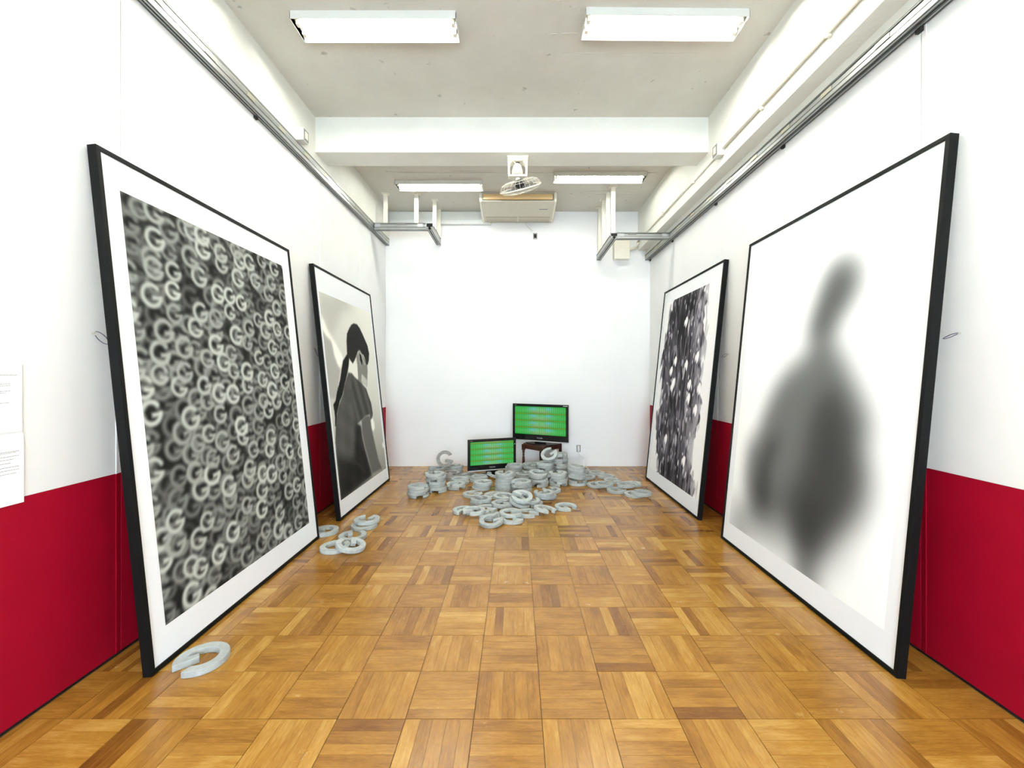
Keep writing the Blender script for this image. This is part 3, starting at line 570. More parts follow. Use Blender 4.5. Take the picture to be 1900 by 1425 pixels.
# label, x y z and quaternion of every letter at rest
LETTERS = [
["grey letter G, bottom of the leftmost stack of the heap",[-1.2241,5.3575,0.0009,-0.6835,0.0,0.0,0.73]],
["grey letter G, second from the bottom of the leftmost stack of the heap",[-1.2439,5.3566,0.0358,-0.9839,0.0,0.0,0.1785]],
["grey letter G, third from the bottom of the leftmost stack of the heap",[-1.2234,5.3474,0.1047,0.0,0.0978,0.9952,0.0]],
["grey letter G, top of the leftmost stack of the heap",[-1.2397,5.3594,0.1396,0.0,0.9992,0.0412,0.0]],
["grey letter G, bottom of the tall front stack at left",[-1.0383,5.5924,0.0349,-0.0,-0.803,0.596,0.0]],
["grey letter G, second from the bottom of the tall front stack at left",[-1.0383,5.5827,0.0358,1.0,0.0,0.0,0.0056]],
["grey letter G, third from the bottom of the tall front stack at left",[-1.0541,5.585,0.0707,-0.9984,0.0,0.0,0.0568]],
["grey letter G, fourth from the bottom of the tall front stack at left",[-1.0552,5.6044,0.1056,-0.1221,0.0,0.0,0.9925]],
["grey letter G, fifth from the bottom of the tall front stack at left",[-1.0613,5.6039,0.1405,-0.5628,0.0,0.0,0.8266]],
["grey letter G, sixth from the bottom of the tall front stack at left",[-1.0442,5.5872,0.2094,0.0,0.4229,0.9062,0.0]],
["grey letter G, top of the tall front stack at left",[-1.0701,5.5811,0.2103,0.5847,0.0,0.0,0.8112]],
["grey letter G, lower of the low pair right of tall left stack",[-0.807,5.7355,0.0009,-0.8411,0.0,0.0,0.5408]],
["grey letter G, upper of the low pair right of tall left stack",[-0.8161,5.7351,0.0698,-0.0,-0.5987,0.801,0.0]],
["grey letter G, lower of the second low pair toward left television",[-0.7908,6.0071,0.0009,0.9984,0.0,0.0,0.0567]],
["grey letter G, upper of the second low pair toward left television",[-0.7986,6.0091,0.0698,0.0,0.9996,0.0285,0.0]],
["grey letter G, bottom of the short stack behind tall left stack",[-0.9396,6.2347,0.0009,-0.9754,0.0,0.0,0.2206]],
["grey letter G, middle of the short stack behind tall left stack",[-0.9443,6.231,0.0358,-0.0767,0.0,0.0,0.9971]],
["grey letter G, top of the short stack behind tall left stack",[-0.9513,6.2412,0.0707,-0.8031,0.0,0.0,0.5958]],
["grey letter G, bottom of the stack right of the upright letter",[-0.9401,6.5067,0.0009,-0.3403,0.0,0.0,0.9403]],
["grey letter G, second from the bottom of the stack right of the upright letter",[-0.9449,6.5178,0.0698,-0.0,-0.1405,0.9901,0.0]],
["grey letter G, third from the bottom of the stack right of the upright letter",[-0.9456,6.4983,0.1047,0.0,0.97,0.2431,0.0]],
["grey letter G, top of the stack right of the upright letter",[-0.9344,6.5196,0.1396,0.0,0.8741,0.4857,0.0]],
["grey letter G, bottom of the stack carrying the upright letter",[-1.183,6.356,0.0009,-0.29,0.0,0.0,0.957]],
["grey letter G, second from the bottom of the stack carrying the upright letter",[-1.1871,6.354,0.0358,0.9847,0.0,0.0,0.174]],
["grey letter G, third from the bottom of the stack carrying the upright letter",[-1.2024,6.3559,0.1047,-0.0,-0.8733,0.4872,0.0]],
["grey letter G, top of the stack carrying the upright letter",[-1.1841,6.3677,0.1056,-0.3974,0.0,0.0,0.9177]],
["grey letter G, lower of the pair before the left television stand",[-0.5449,6.1235,0.0009,0.6013,0.0,0.0,0.799]],
["grey letter G, upper of the pair before the left television stand",[-0.53,6.1327,0.0358,-0.997,0.0,0.0,0.0769]],
["grey letter G, bottom of the three-high stack left of tall centre stack",[-0.4686,5.695,0.0349,0.0,0.2983,0.9545,0.0]],
["grey letter G, middle of the three-high stack left of tall centre stack",[-0.4579,5.7077,0.0358,-0.9918,0.0,0.0,0.1274]],
["grey letter G, top of the three-high stack left of tall centre stack",[-0.4398,5.6908,0.1047,0.0,0.9611,0.2763,0.0]],
["grey letter G, lower of the pair before the three-high left stack",[-0.4209,5.0384,0.0009,-0.7594,0.0,0.0,0.6506]],
["grey letter G, upper of the pair before the three-high left stack",[-0.416,5.0452,0.0358,0.4165,0.0,0.0,0.9091]],
["grey letter G, bottom of the tall centre stack before left television",[-0.1561,5.6066,0.0009,0.6037,0.0,0.0,0.7972]],
["grey letter G, second from the bottom of the tall centre stack before left television",[-0.1516,5.6087,0.0358,0.9993,0.0,0.0,0.0364]],
["grey letter G, third from the bottom of the tall centre stack before left television",[-0.1636,5.6111,0.0707,0.1169,0.0,0.0,0.9931]],
["grey letter G, fourth from the bottom of the tall centre stack before left television",[-0.1517,5.6144,0.1056,0.4604,0.0,0.0,0.8877]],
["grey letter G, fifth from the bottom of the tall centre stack before left television",[-0.149,5.6152,0.1405,0.4544,0.0,0.0,0.8908]],
["grey letter G, sixth from the bottom of the tall centre stack before left television",[-0.145,5.6115,0.1754,-0.9971,0.0,0.0,0.0765]],
["grey letter G, top of the tall centre stack before left television",[-0.1556,5.6074,0.2103,0.8669,0.0,0.0,0.4984]],
["grey letter G, bottom of the centre stack nearest the camera",[0.069,5.4497,0.0349,-0.0,-0.6613,0.7501,0.0]],
["grey letter G, second from the bottom of the centre stack nearest the camera",[0.0774,5.4518,0.0698,-0.0,-0.4961,0.8683,0.0]],
["grey letter G, third from the bottom of the centre stack nearest the camera",[0.0727,5.4568,0.0707,-0.4159,0.0,0.0,0.9094]],
["grey letter G, fourth from the bottom of the centre stack nearest the camera",[0.0548,5.4408,0.1056,0.1848,0.0,0.0,0.9828]],
["grey letter G, top of the centre stack nearest the camera",[0.0606,5.4545,0.1745,-0.0,-0.3987,0.9171,0.0]],
["grey letter G, bottom of the stack overlapping the left television corner",[-0.0269,6.276,0.0349,0.0,0.5433,0.8396,0.0]],
["grey letter G, second from the bottom of the stack overlapping the left television corner",[-0.0361,6.2639,0.0698,0.0,0.1094,0.994,0.0]],
["grey letter G, third from the bottom of the stack overlapping the left television corner",[-0.0235,6.2783,0.0707,0.7338,0.0,0.0,0.6793]],
["grey letter G, fourth from the bottom of the stack overlapping the left television corner",[-0.0419,6.2735,0.1396,0.0,0.6413,0.7673,0.0]],
["grey letter G, fifth from the bottom of the stack overlapping the left television corner",[-0.0384,6.2846,0.1745,0.0,0.3865,0.9223,0.0]],
["grey letter G, top of the stack overlapping the left television corner",[-0.0235,6.2655,0.2094,-0.0,-0.1407,0.99,0.0]],
["grey letter G, bottom of the stack below the left chair leg",[0.2197,6.5106,0.0009,-0.8316,0.0,0.0,0.5554]],
["grey letter G, second from the bottom of the stack below the left chair leg",[0.2158,6.5013,0.0358,-0.2959,0.0,0.0,0.9552]],
["grey letter G, third from the bottom of the stack below the left chair leg",[0.2334,6.5227,0.1047,-0.0,-0.3337,0.9427,0.0]],
["grey letter G, fourth from the bottom of the stack below the left chair leg",[0.2315,6.4976,0.1056,0.9431,0.0,0.0,0.3324]],
["grey letter G, top of the stack below the left chair leg",[0.2232,6.5012,0.1405,-0.3947,0.0,0.0,0.9188]],
["grey letter G, bottom of the low stack behind centre front stack",[0.1018,6.0364,0.0349,-0.0,-0.9961,0.088,0.0]],
["grey letter G, second from the bottom of the low stack behind centre front stack",[0.1157,6.0471,0.0698,-0.0,-0.2956,0.9553,0.0]],
["grey letter G, third from the bottom of the low stack behind centre front stack",[0.1163,6.0363,0.1047,0.0,0.263,0.9648,0.0]],
["grey letter G, top of the low stack behind centre front stack",[0.1164,6.0362,0.1056,0.6222,0.0,0.0,0.7829]],
["grey letter G, bottom of the stack carrying the steeply tilted letter",[0.4035,6.25,0.0009,-0.7731,0.0,0.0,0.6342]],
["grey letter G, second from the bottom of the stack carrying the steeply tilted letter",[0.3915,6.2509,0.0358,0.6527,0.0,0.0,0.7576]],
["grey letter G, third from the bottom of the stack carrying the steeply tilted letter",[0.4172,6.2434,0.1047,0.0,0.6671,0.745,0.0]],
["grey letter G, fourth from the bottom of the stack carrying the steeply tilted letter",[0.4261,6.2447,0.1056,-0.332,0.0,0.0,0.9433]],
["grey letter G, fifth from the bottom of the stack carrying the steeply tilted letter",[0.4184,6.2527,0.1745,-0.0,-0.6916,0.7223,0.0]],
["grey letter G, sixth from the bottom of the stack carrying the steeply tilted letter",[0.4245,6.2449,0.2094,-0.0,-0.1042,0.9946,0.0]],
["grey letter G, top of the stack carrying the steeply tilted letter",[0.4132,6.2508,0.2443,0.0,0.1125,0.9936,0.0]],
["grey letter G, bottom of the tallest stack beside the chair",[0.6622,6.3939,0.0009,0.1397,0.0,0.0,0.9902]],
["grey letter G, second from the bottom of the tallest stack beside the chair",[0.673,6.3951,0.0358,0.999,0.0,0.0,0.0457]],
["grey letter G, third from the bottom of the tallest stack beside the chair",[0.6583,6.3959,0.0707,-0.6075,0.0,0.0,0.7943]],
["grey letter G, fourth from the bottom of the tallest stack beside the chair",[0.659,6.4046,0.1396,0.0,0.3527,0.9358,0.0]],
["grey letter G, fifth from the bottom of the tallest stack beside the chair",[0.6692,6.386,0.1405,0.5972,0.0,0.0,0.8021]],
["grey letter G, sixth from the bottom of the tallest stack beside the chair",[0.6447,6.4026,0.2094,-0.0,-0.5731,0.8195,0.0]],
["grey letter G, seventh from the bottom of the tallest stack beside the chair",[0.6504,6.4012,0.2443,-0.0,-0.9605,0.2783,0.0]],
["grey letter G, eighth from the bottom of the tallest stack beside the chair",[0.6553,6.3952,0.2792,0.0,0.0081,1.0,0.0]],
["grey letter G, ninth from the bottom of the tallest stack beside the chair",[0.6446,6.3961,0.3141,-0.0,-0.8296,0.5584,0.0]],
["grey letter G, top of the tallest stack beside the chair",[0.646,6.4022,0.315,-0.7927,0.0,0.0,0.6096]],
["grey letter G, bottom of the wide stack right of centre",[0.3154,5.868,0.0349,-0.0,-0.5901,0.8074,0.0]],
["grey letter G, second from the bottom of the wide stack right of centre",[0.3201,5.8607,0.0358,-0.4411,0.0,0.0,0.8975]],
["grey letter G, third from the bottom of the wide stack right of centre",[0.3107,5.8585,0.0707,0.6071,0.0,0.0,0.7946]],
["grey letter G, fourth from the bottom of the wide stack right of centre",[0.292,5.868,0.1568,-0.0659,0.2671,0.9611,0.0261]],
["grey letter G, top of the wide stack right of centre",[0.3006,5.8532,0.1898,-0.0592,0.9405,0.3325,-0.039]],
["grey letter G, bottom of the narrow stack beside the rightmost stack",[0.5836,5.9132,0.0349,-0.0,-0.9275,0.3739,0.0]],
["grey letter G, second from the bottom of the narrow stack beside the rightmost stack",[0.5797,5.9084,0.0358,-0.3088,0.0,0.0,0.9511]],
["grey letter G, third from the bottom of the narrow stack beside the rightmost stack",[0.5931,5.9099,0.0707,0.9847,0.0,0.0,0.1742]],
["grey letter G, fourth from the bottom of the narrow stack beside the rightmost stack",[0.5676,5.9166,0.1056,-0.0176,0.0,0.0,0.9998]],
["grey letter G, top of the narrow stack beside the rightmost stack",[0.5778,5.9163,0.1405,0.6774,0.0,0.0,0.7356]],
["grey letter G, bottom of the rightmost stack before the wall socket",[0.8541,5.942,0.0349,0.0,0.7411,0.6714,0.0]],
["grey letter G, second from the bottom of the rightmost stack before the wall socket",[0.86,5.9337,0.0358,-0.6202,0.0,0.0,0.7845]],
["grey letter G, third from the bottom of the rightmost stack before the wall socket",[0.8439,5.9474,0.1213,-0.0045,0.9568,0.2817,-0.0721]],
["grey letter G, fourth from the bottom of the rightmost stack before the wall socket",[0.8532,5.9352,0.1213,-0.9232,0.0415,-0.0592,0.3774]],
["grey letter G, fifth from the bottom of the rightmost stack before the wall socket",[0.8438,5.9497,0.1574,0.9931,-0.0094,0.0716,0.0921]],
["grey letter G, sixth from the bottom of the rightmost stack before the wall socket",[0.8345,5.9329,0.1946,-0.9859,0.0265,-0.0672,0.1512]],
["grey letter G, top of the rightmost stack before the wall socket",[0.8383,5.932,0.2293,-0.9936,0.0221,-0.0688,0.087]],
["flat grey letter G behind the pair before the left television stand",[-0.7078,6.3813,0.0009,-0.1736,0.0,0.0,0.9848]],
["grey letter G leaning low beside the tall centre stack, before left television stand",[-0.3161,6.233,0.0373,0.6998,0.0748,0.122,0.6998]],
["grey letter G on the floor behind the trio right of heap",[0.4583,5.5696,0.0009,0.6428,0.0,0.0,0.766]],
["bottom grey letter G of the tilted trio at the right of the heap",[0.375,5.2904,0.0009,0.766,0.0,0.0,0.6428]],
["grey letter G at the back of the right tail, by the white cord",[1.0253,6.694,0.0009,0.9659,0.0,0.0,0.2588]],
["grey letter G tucked against the back of the rightmost stack",[1.0433,6.2918,0.0009,-0.1736,0.0,0.0,0.9848]],
["farthest flat grey letter G in the right tail of the heap",[1.2345,6.5497,0.0009,0.9962,0.0,0.0,0.0872]],
["flat grey letter G ending the back row of the right tail",[1.3318,6.3161,0.0349,0.0,0.0872,0.9962,0.0]],
["grey letter G lying right beside the foot of the rightmost stack",[1.0951,5.8342,0.0009,1.0,0.0,0.0,0.0]],
["grey letter G half covered in the middle of the right tail",[1.3723,6.0634,0.0009,-0.9962,0.0,0.0,0.0872]],
["grey letter G with clear opening at front of right tail",[1.3084,5.5574,0.0009,-0.999,0.0,0.0,0.0436]],
["lower grey letter G of the back pair at the right tail end",[1.6079,5.8807,0.0009,-0.9659,0.0,0.0,0.2588]],
["lower grey letter G of front pair at far right tip of heap",[1.4875,5.3774,0.0009,0.9962,0.0,0.0,0.0872]],
["flat grey letter G alone left of the low three-high stack",[-0.5516,5.3802,0.0009,0.9659,0.0,0.0,0.2588]],
["leftmost grey letter G of the front scatter, lying flat",[-0.5818,4.7384,0.0009,-0.5736,0.0,0.0,0.8192]],
["grey letter G mostly hidden under the left pair of the front scatter",[-0.3347,4.7986,0.0009,1.0,0.0,0.0,0.0]],
["grey letter G under the nearest letter of the front scatter",[-0.2766,4.5507,0.0009,0.866,0.0,0.0,0.5]],
["grey letter G lying right of the nearest letter at the front tip",[-0.0424,4.4509,0.0009,-0.9962,0.0,0.0,0.0872]],
["flat grey letter G with pointed opening in the front row of the scatter",[0.1252,4.6441,0.0349,-0.0,-0.9914,0.1305,0.0]],
["lower grey letter G of the wide pair in the middle of the scatter",[-0.1125,4.9253,0.0009,-0.5,0.0,0.0,0.866]],
["grey letter G lying flat at the foot of the tall centre stack",[-0.2769,5.3349,0.0009,-0.1736,0.0,0.0,0.9848]],
["grey letter G beneath others at the foot of the centre front stack",[-0.0156,5.1603,0.0009,0.342,0.0,0.0,0.9397]],
["grey letter G under the overlap in the right half of the scatter",[0.1875,5.0064,0.0009,-0.342,0.0,0.0,0.9397]],
["rightmost grey letter G of the front scatter, lying alone and flat",[0.5635,4.865,0.0009,-0.829,0.0,0.0,0.5592]],
["grey letter G half hidden behind the near left frame corner",[-1.8487,4.1141,0.0009,0.0,0.0,0.0,1.0]],
["lower grey letter G of the overlapping pair near the left frames",[-1.5877,3.7331,0.0009,0.866,0.0,0.0,0.5]],
["grey letter G peeking out behind the overlapping pair near the left frames",[-1.5302,3.9816,0.0349,0.0,0.5736,0.8192,0.0]],
["front grey letter G of the pair beside the far left frame",[-1.5222,4.2644,0.0009,0.866,0.0,0.0,0.5]],
["single grey letter G on the floor by the near left frame, closest of all",[-1.671,2.2643,0.0009,-0.3584,0.0,0.0,0.9336]],
["middle grey letter G of the tilted trio at the right of the heap",[0.3497,5.2123,0.0698,0.0,0.866,0.5,0.0]],
["grey letter G resting on two others in the middle of the right tail",[1.1839,5.7378,0.0358,0.9848,0.0,0.0,0.1736]],
["upper grey letter G of the back pair at the right tail end",[1.4656,5.7037,0.0358,-0.9397,0.0,0.0,0.342]],
["upper grey letter G of front pair at far right tip of heap",[1.5611,5.3159,0.0698,0.0,0.1736,0.9848,0.0]],
["grey letter G overlapping the leftmost one of the front scatter",[-0.4618,4.6177,0.0358,-0.3007,0.0,0.0,0.9537]],
["nearest grey letter G at the front tip of the heap",[-0.2529,4.344,0.0242,0.9805,0.0802,-0.0474,0.1729]],
["grey letter G lying across two others at the front of the scatter",[-0.0575,4.5442,0.0698,0.0,0.9848,0.1736,0.0]],
["wide upper grey letter G leaning in the middle of the scatter",[-0.1604,4.8746,0.0358,0.9962,0.0,0.0,0.0872]],
["tilted grey letter G at the foot of the tall centre stack",[-0.1569,5.1647,0.0358,-0.9063,0.0,0.0,0.4226]],
["small looking grey letter G right of the wide middle pair",[0.0309,4.8776,0.0479,0.9685,0.0772,0.1638,0.1708]],
["grey letter G just left of the tilted trio",[0.1582,4.9539,0.099,-0.1017,0.7606,0.6382,-0.0625]],
["large looking grey letter G opening toward camera, right front of scatter",[0.3165,4.718,0.0219,-0.7906,0.0705,-0.0453,0.6066]],
["upper grey letter G of the overlapping pair near the left frames",[-1.4474,3.7126,0.0277,0.5703,0.0954,0.0481,0.8145]],
["rear grey letter G of the pair beside the far left frame",[-1.5179,4.3289,0.0358,0.7934,0.0,0.0,0.6088]],
["round grey letter G on top of the tilted trio at the right of the heap",[0.335,5.1887,0.0707,0.6756,0.0,0.0,0.7373]],
["thin looking tilted grey letter G on top of the right half of the scatter",[0.0618,4.8815,0.1166,0.256,0.0754,-0.126,0.9555]],
["big steeply tilted grey letter G leaning against the tallest stack by the chair",[0.4885,6.28,0.3419,0.9232,0.266,-0.1871,0.2047]],
["upright grey letter G standing on top of the left stacks",[-1.07,6.396,0.2646,0.7296,0.6803,0.051,-0.0476]]
]
def woman_print(u0, u1, v0, v1, nx, ny):
    U, V = np.meshgrid(np.linspace(u0, u1, nx), np.linspace(v0, v1, ny))
    fu, fv = (U-u0)/(u1-u0), (V-v0)/(v1-v0)
    img = .80+.10*fu+.04*fv-.28*np.clip(.45-fv, 0, 1)*1.3*np.clip(fu+.2, 0, 1)-.16*np.clip(.6-fv, 0, 1)
    def P(key, val, soft=1.0, k=1.0):
        nonlocal img
        m = blur(poly_mask(U, V, ART1[key]), soft)*k; img = img*(1-m)+m*val
    P('shadeTop', .74, 9, .8); P('wallL', .70, 2); P('streak', 1.0, 3)
    P('bokeh', 1.0, 1.5); P('bokeh2', 1.0, 1.5)
    P('face', .55, 1.5); P('neck', .93, 1.5)
    P('back', .36, 1.2)
    m = blur(poly_mask(U, V, ART1['bodydark']), 6); img = img*(1-m)+m*.17
    sh = np.sin(U*17+V*9)*np.sin(V*13-U*5)*.025*blur(poly_mask(U, V, ART1['back']), 2); img = img+sh
    P('fold', .30, 3, .7); P('arm', .44, 2); 
    P('sleeve', .33, 1.2); img = img+.05*np.sin(U*28+V*12)*blur(poly_mask(U, V, ART1['sleeve']), 3)
    ART1['patch'] = [(5.0, 1.36), (5.14, 1.36), (5.14, 1.2), (5.0, 1.2)]; P('patch', .345, 2)
    P('mask', .78, 1); P('hair', .13, 1.0); P('ear', .62, .8); P('eard', .12, .8); P('strap', .8, .6, .7); P('tail', .10, 1.0)
    hs = poly_mask(U, V, ART1['hair'])*.04*(np.sin((U*1.0+V*.25)*160)+1); img = img+blur(hs, 1)
    img = np.clip(img, 0, 1)
    return lin(np.stack([img*1.0, img*1.0, img*.965], -1))**1.15
def plant_print(u0, u1, v0, v1, nx, ny):
    R_ = np.random.RandomState(9)
    U, V = np.meshgrid(np.linspace(u0, u1, nx), np.linspace(v0, v1, ny))
    lz = np.array([p[1] for p in ART3['l']])[::-1]; lu = np.array([p[0] for p in ART3['l']])[::-1]
    rz = np.array([p[1] for p in ART3['r']])[::-1]; ru = np.array([p[0] for p in ART3['r']])[::-1]
    far = np.interp(V, lz, lu); near = np.interp(V, rz, ru)
    jag = blur(R_.randn(ny, nx), 5); jag = jag/jag.std()*.03
    m = np.clip(((far-.02+jag)-U)/.02, 0, 1)*np.clip((U-(near+.04+jag))/.02, 0, 1)
    st = np.zeros((ny, nx)); base = R_.randn(ny, nx); k = np.exp(-.5*(np.arange(-34, 35)/12.)**2); k /= k.sum()
    st = np.apply_along_axis(lambda x: np.convolve(x, k, 'same'), 0, blur(base, 1)); st /= st.std()
    c = (U-near)/(far-near)
    val = .29+.12*st+.12*np.clip(.3-c, 0, 1)*5
    img = np.full((ny, nx), .965)*(1-m)+m*val
    def leaf(cx, cy, a, b, th, tone_, k_):
        nonlocal img
        X, Y = U-cx, V-cy; c_, s_ = math.cos(th), math.sin(th); x, y = X*c_+Y*s_, -X*s_+Y*c_
        wd = a*np.clip(1-(y/b)**2, 0, 1)**.7*(1+.5*y/b)
        al = np.clip((wd-np.abs(x))/.007+.0, 0, 1)*k_*(np.abs(y) < b)
        img = img*(1-al)+al*tone_
    for q in range(430):
        vv = R_.uniform(v0, v1); f_ = np.interp(vv, lz, lu); n_ = np.interp(vv, rz, ru)
        uu = R_.uniform(n_-.02, f_+.03)
        cc = (uu-n_)/(f_-n_)
        t_ = R_.choice([.10, .2, .3, .44, .6, .8], p=[.16, .18, .2, .2, .15, .11]); t_ = t_+(.72-t_)*min(1, max(0, (.34-cc)/.3))
        leaf(uu, vv, R_.uniform(.014, .045), R_.uniform(.05, .15), R_.uniform(-.35, .35), t_, R_.uniform(.4, .85))
    for q in range(110):
        vv = R_.uniform(v0, v1); f_ = np.interp(vv, lz, lu); n_ = np.interp(vv, rz, ru)
        leaf(R_.uniform(n_+.1, f_-.08), vv, R_.uniform(.006, .018), R_.uniform(.02, .06), R_.uniform(-.3, .3), R_.uniform(.8, 1), .9)
    for (a, b) in ART3['white']: leaf(a, b, .04, .075, R_.uniform(-.2, .2), 1.0, 1); leaf(a+.05, b-.01, .022, .05, .1, .97, .9)
    dk = np.exp(-((U-5.35)/.22)**2-((V-2.3)/.35)**2); img = img*(1-.55*dk*m*(img < .7))
    img = blur(img, .7)
    tn = np.clip((.9-img)*2, 0, 1)
    return lin(np.stack([img, img*(1-.03*tn), img*(1+.045*tn)], -1))**1.1
def ghost_print(u0, u1, v0, v1, nx, ny):
    U, V = np.meshgrid(np.linspace(u0, u1, nx), np.linspace(v0, v1, ny)); px = (u1-u0)/nx
    B_ = lambda k, s: blur(poly_mask(U, V, ART2[k]), s/px)
    img = np.full((ny, nx), 1.0)
    ART2['body'] = [(p[0], .02) if p[1] < .215 else p for p in ART2['body']]
    img = img-.38*B_('fog', .12)*np.clip((1.0-V)/.6, 0, 1)*np.clip((U-2.35)/.8, 0, 1)
    hc = np.mean(ART2['head'], 0); ART2['head'] = [(hc[0]+(p[0]-hc[0])*1.22, hc[1]+(p[1]-hc[1])*1.04) for p in ART2['head']]
    h = B_('head', .08); b = B_('body', .085); d = B_('dark', .09); a = B_('armdark', .06)
    img = img*(1-.62*h); img = img*(1-.55*np.clip(b, 0, 1)); img = img*(1-.36*d)*(1-.28*a)
    return lin(np.stack([img*.985, img*1.0, img*1.0], -1))**1.1
def picture(label, side, ya, yb, xb, xt, zt, rect, img, scale_hint=None):
    """framed print leaning on a side wall. ya..yb along the wall, bottom at xb, top at xt, height zt"""
    s = -1 if side == 'left' else 1
    lean = math.atan2((xt-xb)*s, zt)
    H = math.hypot(xt-xb, zt); W_ = yb-ya; D = .046
    t = thing('framed_print', label, 'picture', (xb, ya, 0.0))
    # local: x = along wall (away), y = depth behind the face (towards the wall), z up the incline
    Rm = Matrix(((0, s*math.cos(lean), s*math.sin(lean), 0), (1, 0, 0, 0), (0, -math.sin(lean), math.cos(lean), 0), (0, 0, 0, 1)))
    lift = D*math.sin(lean)
    Tm = Matrix.Translation((0, 0, lift+.0005)) @ Rm
    fw = .024
    f = MB()
    f.box(0, W_, 0, D, 0, fw); f.box(0, W_, 0, D, H-fw, H); f.box(0, fw, 0, D, fw, H-fw); f.box(W_-fw, W_, 0, D, fw, H-fw)
    f.build('frame', M['blackwood'], t, .0012, T=Tm)
    e = MB(); e.box(.0, W_, .0125, .0135, -.0006, .001)
    MB().box(fw, W_-fw, .008, .011, fw, H-fw).build('mat_board', M['matboard'], t, T=Tm)
    MB().box(fw-.006, W_-fw+.006, D-.012, D-.006, fw-.006, H-fw+.006).build('backing_board', M['back'], t, T=Tm)
    u0, u1, v0, v1 = rect; k = H/zt
    g = grid_print('print', M['print'], t, u1-u0, (v1-v0)*k, img, Tm @ Matrix.Translation((u0-ya, .0072, v0*k)))
    return t, Tm
RA = (2.265, 3.835, .19, 2.505)
picture('large framed photograph of blurred white letter Gs, leaning nearest on the left wall', 'left', 2.147, 3.978, -1.838, -2.122, 2.69, RA, letters_print(RA[1]-RA[0], RA[3]-RA[2], 300, 440))
RB = (4.515, 6.08, .19, 2.41)
picture('framed monochrome photograph of a woman seen from behind with ponytail, far left', 'left', 4.436, 6.18, -1.832, -2.118, 2.685, RB, woman_print(*RB, 230, 330))
RCc = (4.50, 6.15, .188, 2.55)
picture('framed dark print of overlapping leaves in a ragged column, far right', 'right', 4.46, 6.275, 1.90, 2.183, 2.735, RCc, plant_print(*RCc, 260, 370))
RD = (2.24, 3.87, .18, 2.55)
picture('large framed blurred grey silhouette of a figure on white, nearest on the right wall', 'right', 2.136, 3.98, 1.91, 2.178, 2.74, RD, ghost_print(*RD, 200, 290))

# wire loops fixed to the walls behind the frames
def loop(label, side, y, z, dy, drop, spread, reach):
    X = XL if side == 'left' else XR; s = 1 if side == 'left' else -1
    t = thing('wire_loop', label, 'wire', (X, y, z))
    MB().tube([(0, 0, 0), (s*.012, -.002, 0)], .004, 8).build('wall_hook', M['brass'], t)
    pts = []
    for k in range(15):
        a = 2*math.pi*k/14
        r = .5-.5*math.cos(a)
        pts.append((s*(.012+reach*r), dy*r, -drop*r+spread*math.sin(a)))
    MB().tube(pts[1:14], .0018, 6).build('loop', M['wire'], t)
loop('dark hanging wire loop behind the nearest left frame', 'left', 2.187, 1.743, -.012, .05, .022, .085)
loop('dark hanging wire loop behind the far left frame', 'left', 4.564, 1.813, -.06, .09, .01, .07)
loop('dark hanging wire loop behind the far right frame', 'right', 4.47, 1.745, .01, .03, .012, .055)
loop('dark hanging wire loop behind the nearest right frame', 'right', 2.138, 1.738, .0, .028, .006, .075)

# text sheets on the left wall
def sheet(label, y1, z0, z1, lines):
    t = thing('text_sheet', label, 'sheet', (XL, y1, (z0+z1)/2))
    h = z1-z0
    MB().box(0, .006, -.215, 0, -h/2, h/2).build('board', M['paper'], t, .0008)
    g = MB(); rr = random.Random(7)
    for (zz, th, a, b) in lines:
        x = a
        while x < b:
            L_ = rr.uniform(.004, .012); e = min(x+L_, b)
            g.box(.006, .0063, -e, -x, zz-th*.8, zz+th*.8); x = e+.0018
    o = g.build('printed_text', M['ink'], t); o['kind'] = 'stuff'
sheet('white text sheet on the left wall, upper of two', 1.872, 1.281, 1.577, [(.101, .0009, .02, .19), (.097, .0009, .02, .19), (.06, .001, .045, .19), (.053, .001, .045, .19), (.03, .001, .045, .19), (.023, .001, .06, .19), (-.02, .001, .05, .19)])
sheet('white text sheet on the left wall, lower of two, reaching over the red part', 1.879, .968, 1.272, [(.078, .0012, .02, .19), (.073, .0008, .03, .19), (.058, .001, .02, .19), (.045, .0009, .04, .19), (.030, .001, .05, .19), (.012, .001, .02, .19), (-.001, .0009, .02, .19), (-.016, .001, .03, .19)])

# ------------------------------------------------------------------ televisions
def tv_picture(phase, nx=301, ny=64):
    u, v = np.meshgrid(np.linspace(0, 1, nx), np.linspace(0, 1, ny))
    row = v*4+phase; fr_ = row % 1.0                                   # 1 = top of a band
    col = np.stack([.02+0*u, .62+.0*u, .14+0*u], -1)
    cyan = (np.exp(-((u-.37)/.09)**2)+np.exp(-((u-.67)/.08)**2))*np.exp(-((fr_-.68)/.22)**2)
    org = (np.exp(-((u-.41)/.10)**2)+np.exp(-((u-.61)/.09)**2))*np.exp(-((fr_-.22)/.15)**2)
    col = col*(1-cyan[..., None]*.9)+np.array([.10, .62, .80])*cyan[..., None]*.9
    col = col*(1-org[..., None]*.75)+np.array([.62, .42, .25])*org[..., None]*.75
    st = np.clip((np.cos(2*math.pi*u*43+1.1*np.sin(fr_*3.1)*(u > .8))-.25)*1.5, 0, 1)*np.clip(np.sin(math.pi*fr_), 0, 1)**.35
    k = .6+.4*np.exp(-((u-.5)/.28)**2)
    col = col*(1-(st*k)[..., None])+np.array([.78, .97, .80])*(st*k)[..., None]
    dk = np.clip((-np.cos(2*math.pi*u*43)-.5)*1.6, 0, 1)*.35; col = col*(1-dk[..., None])
    ln = np.clip(1-np.abs(((fr_+.5) % 1)-.5)/.10, 0, 1)*(v > .04)*(v < .97)
    dots = .65+.35*np.cos(2*math.pi*u*86)
    col = col*(1-ln[..., None])+(np.array([.78, .72, .03])[None, None]*dots[..., None])*ln[..., None]
    return lin(col)
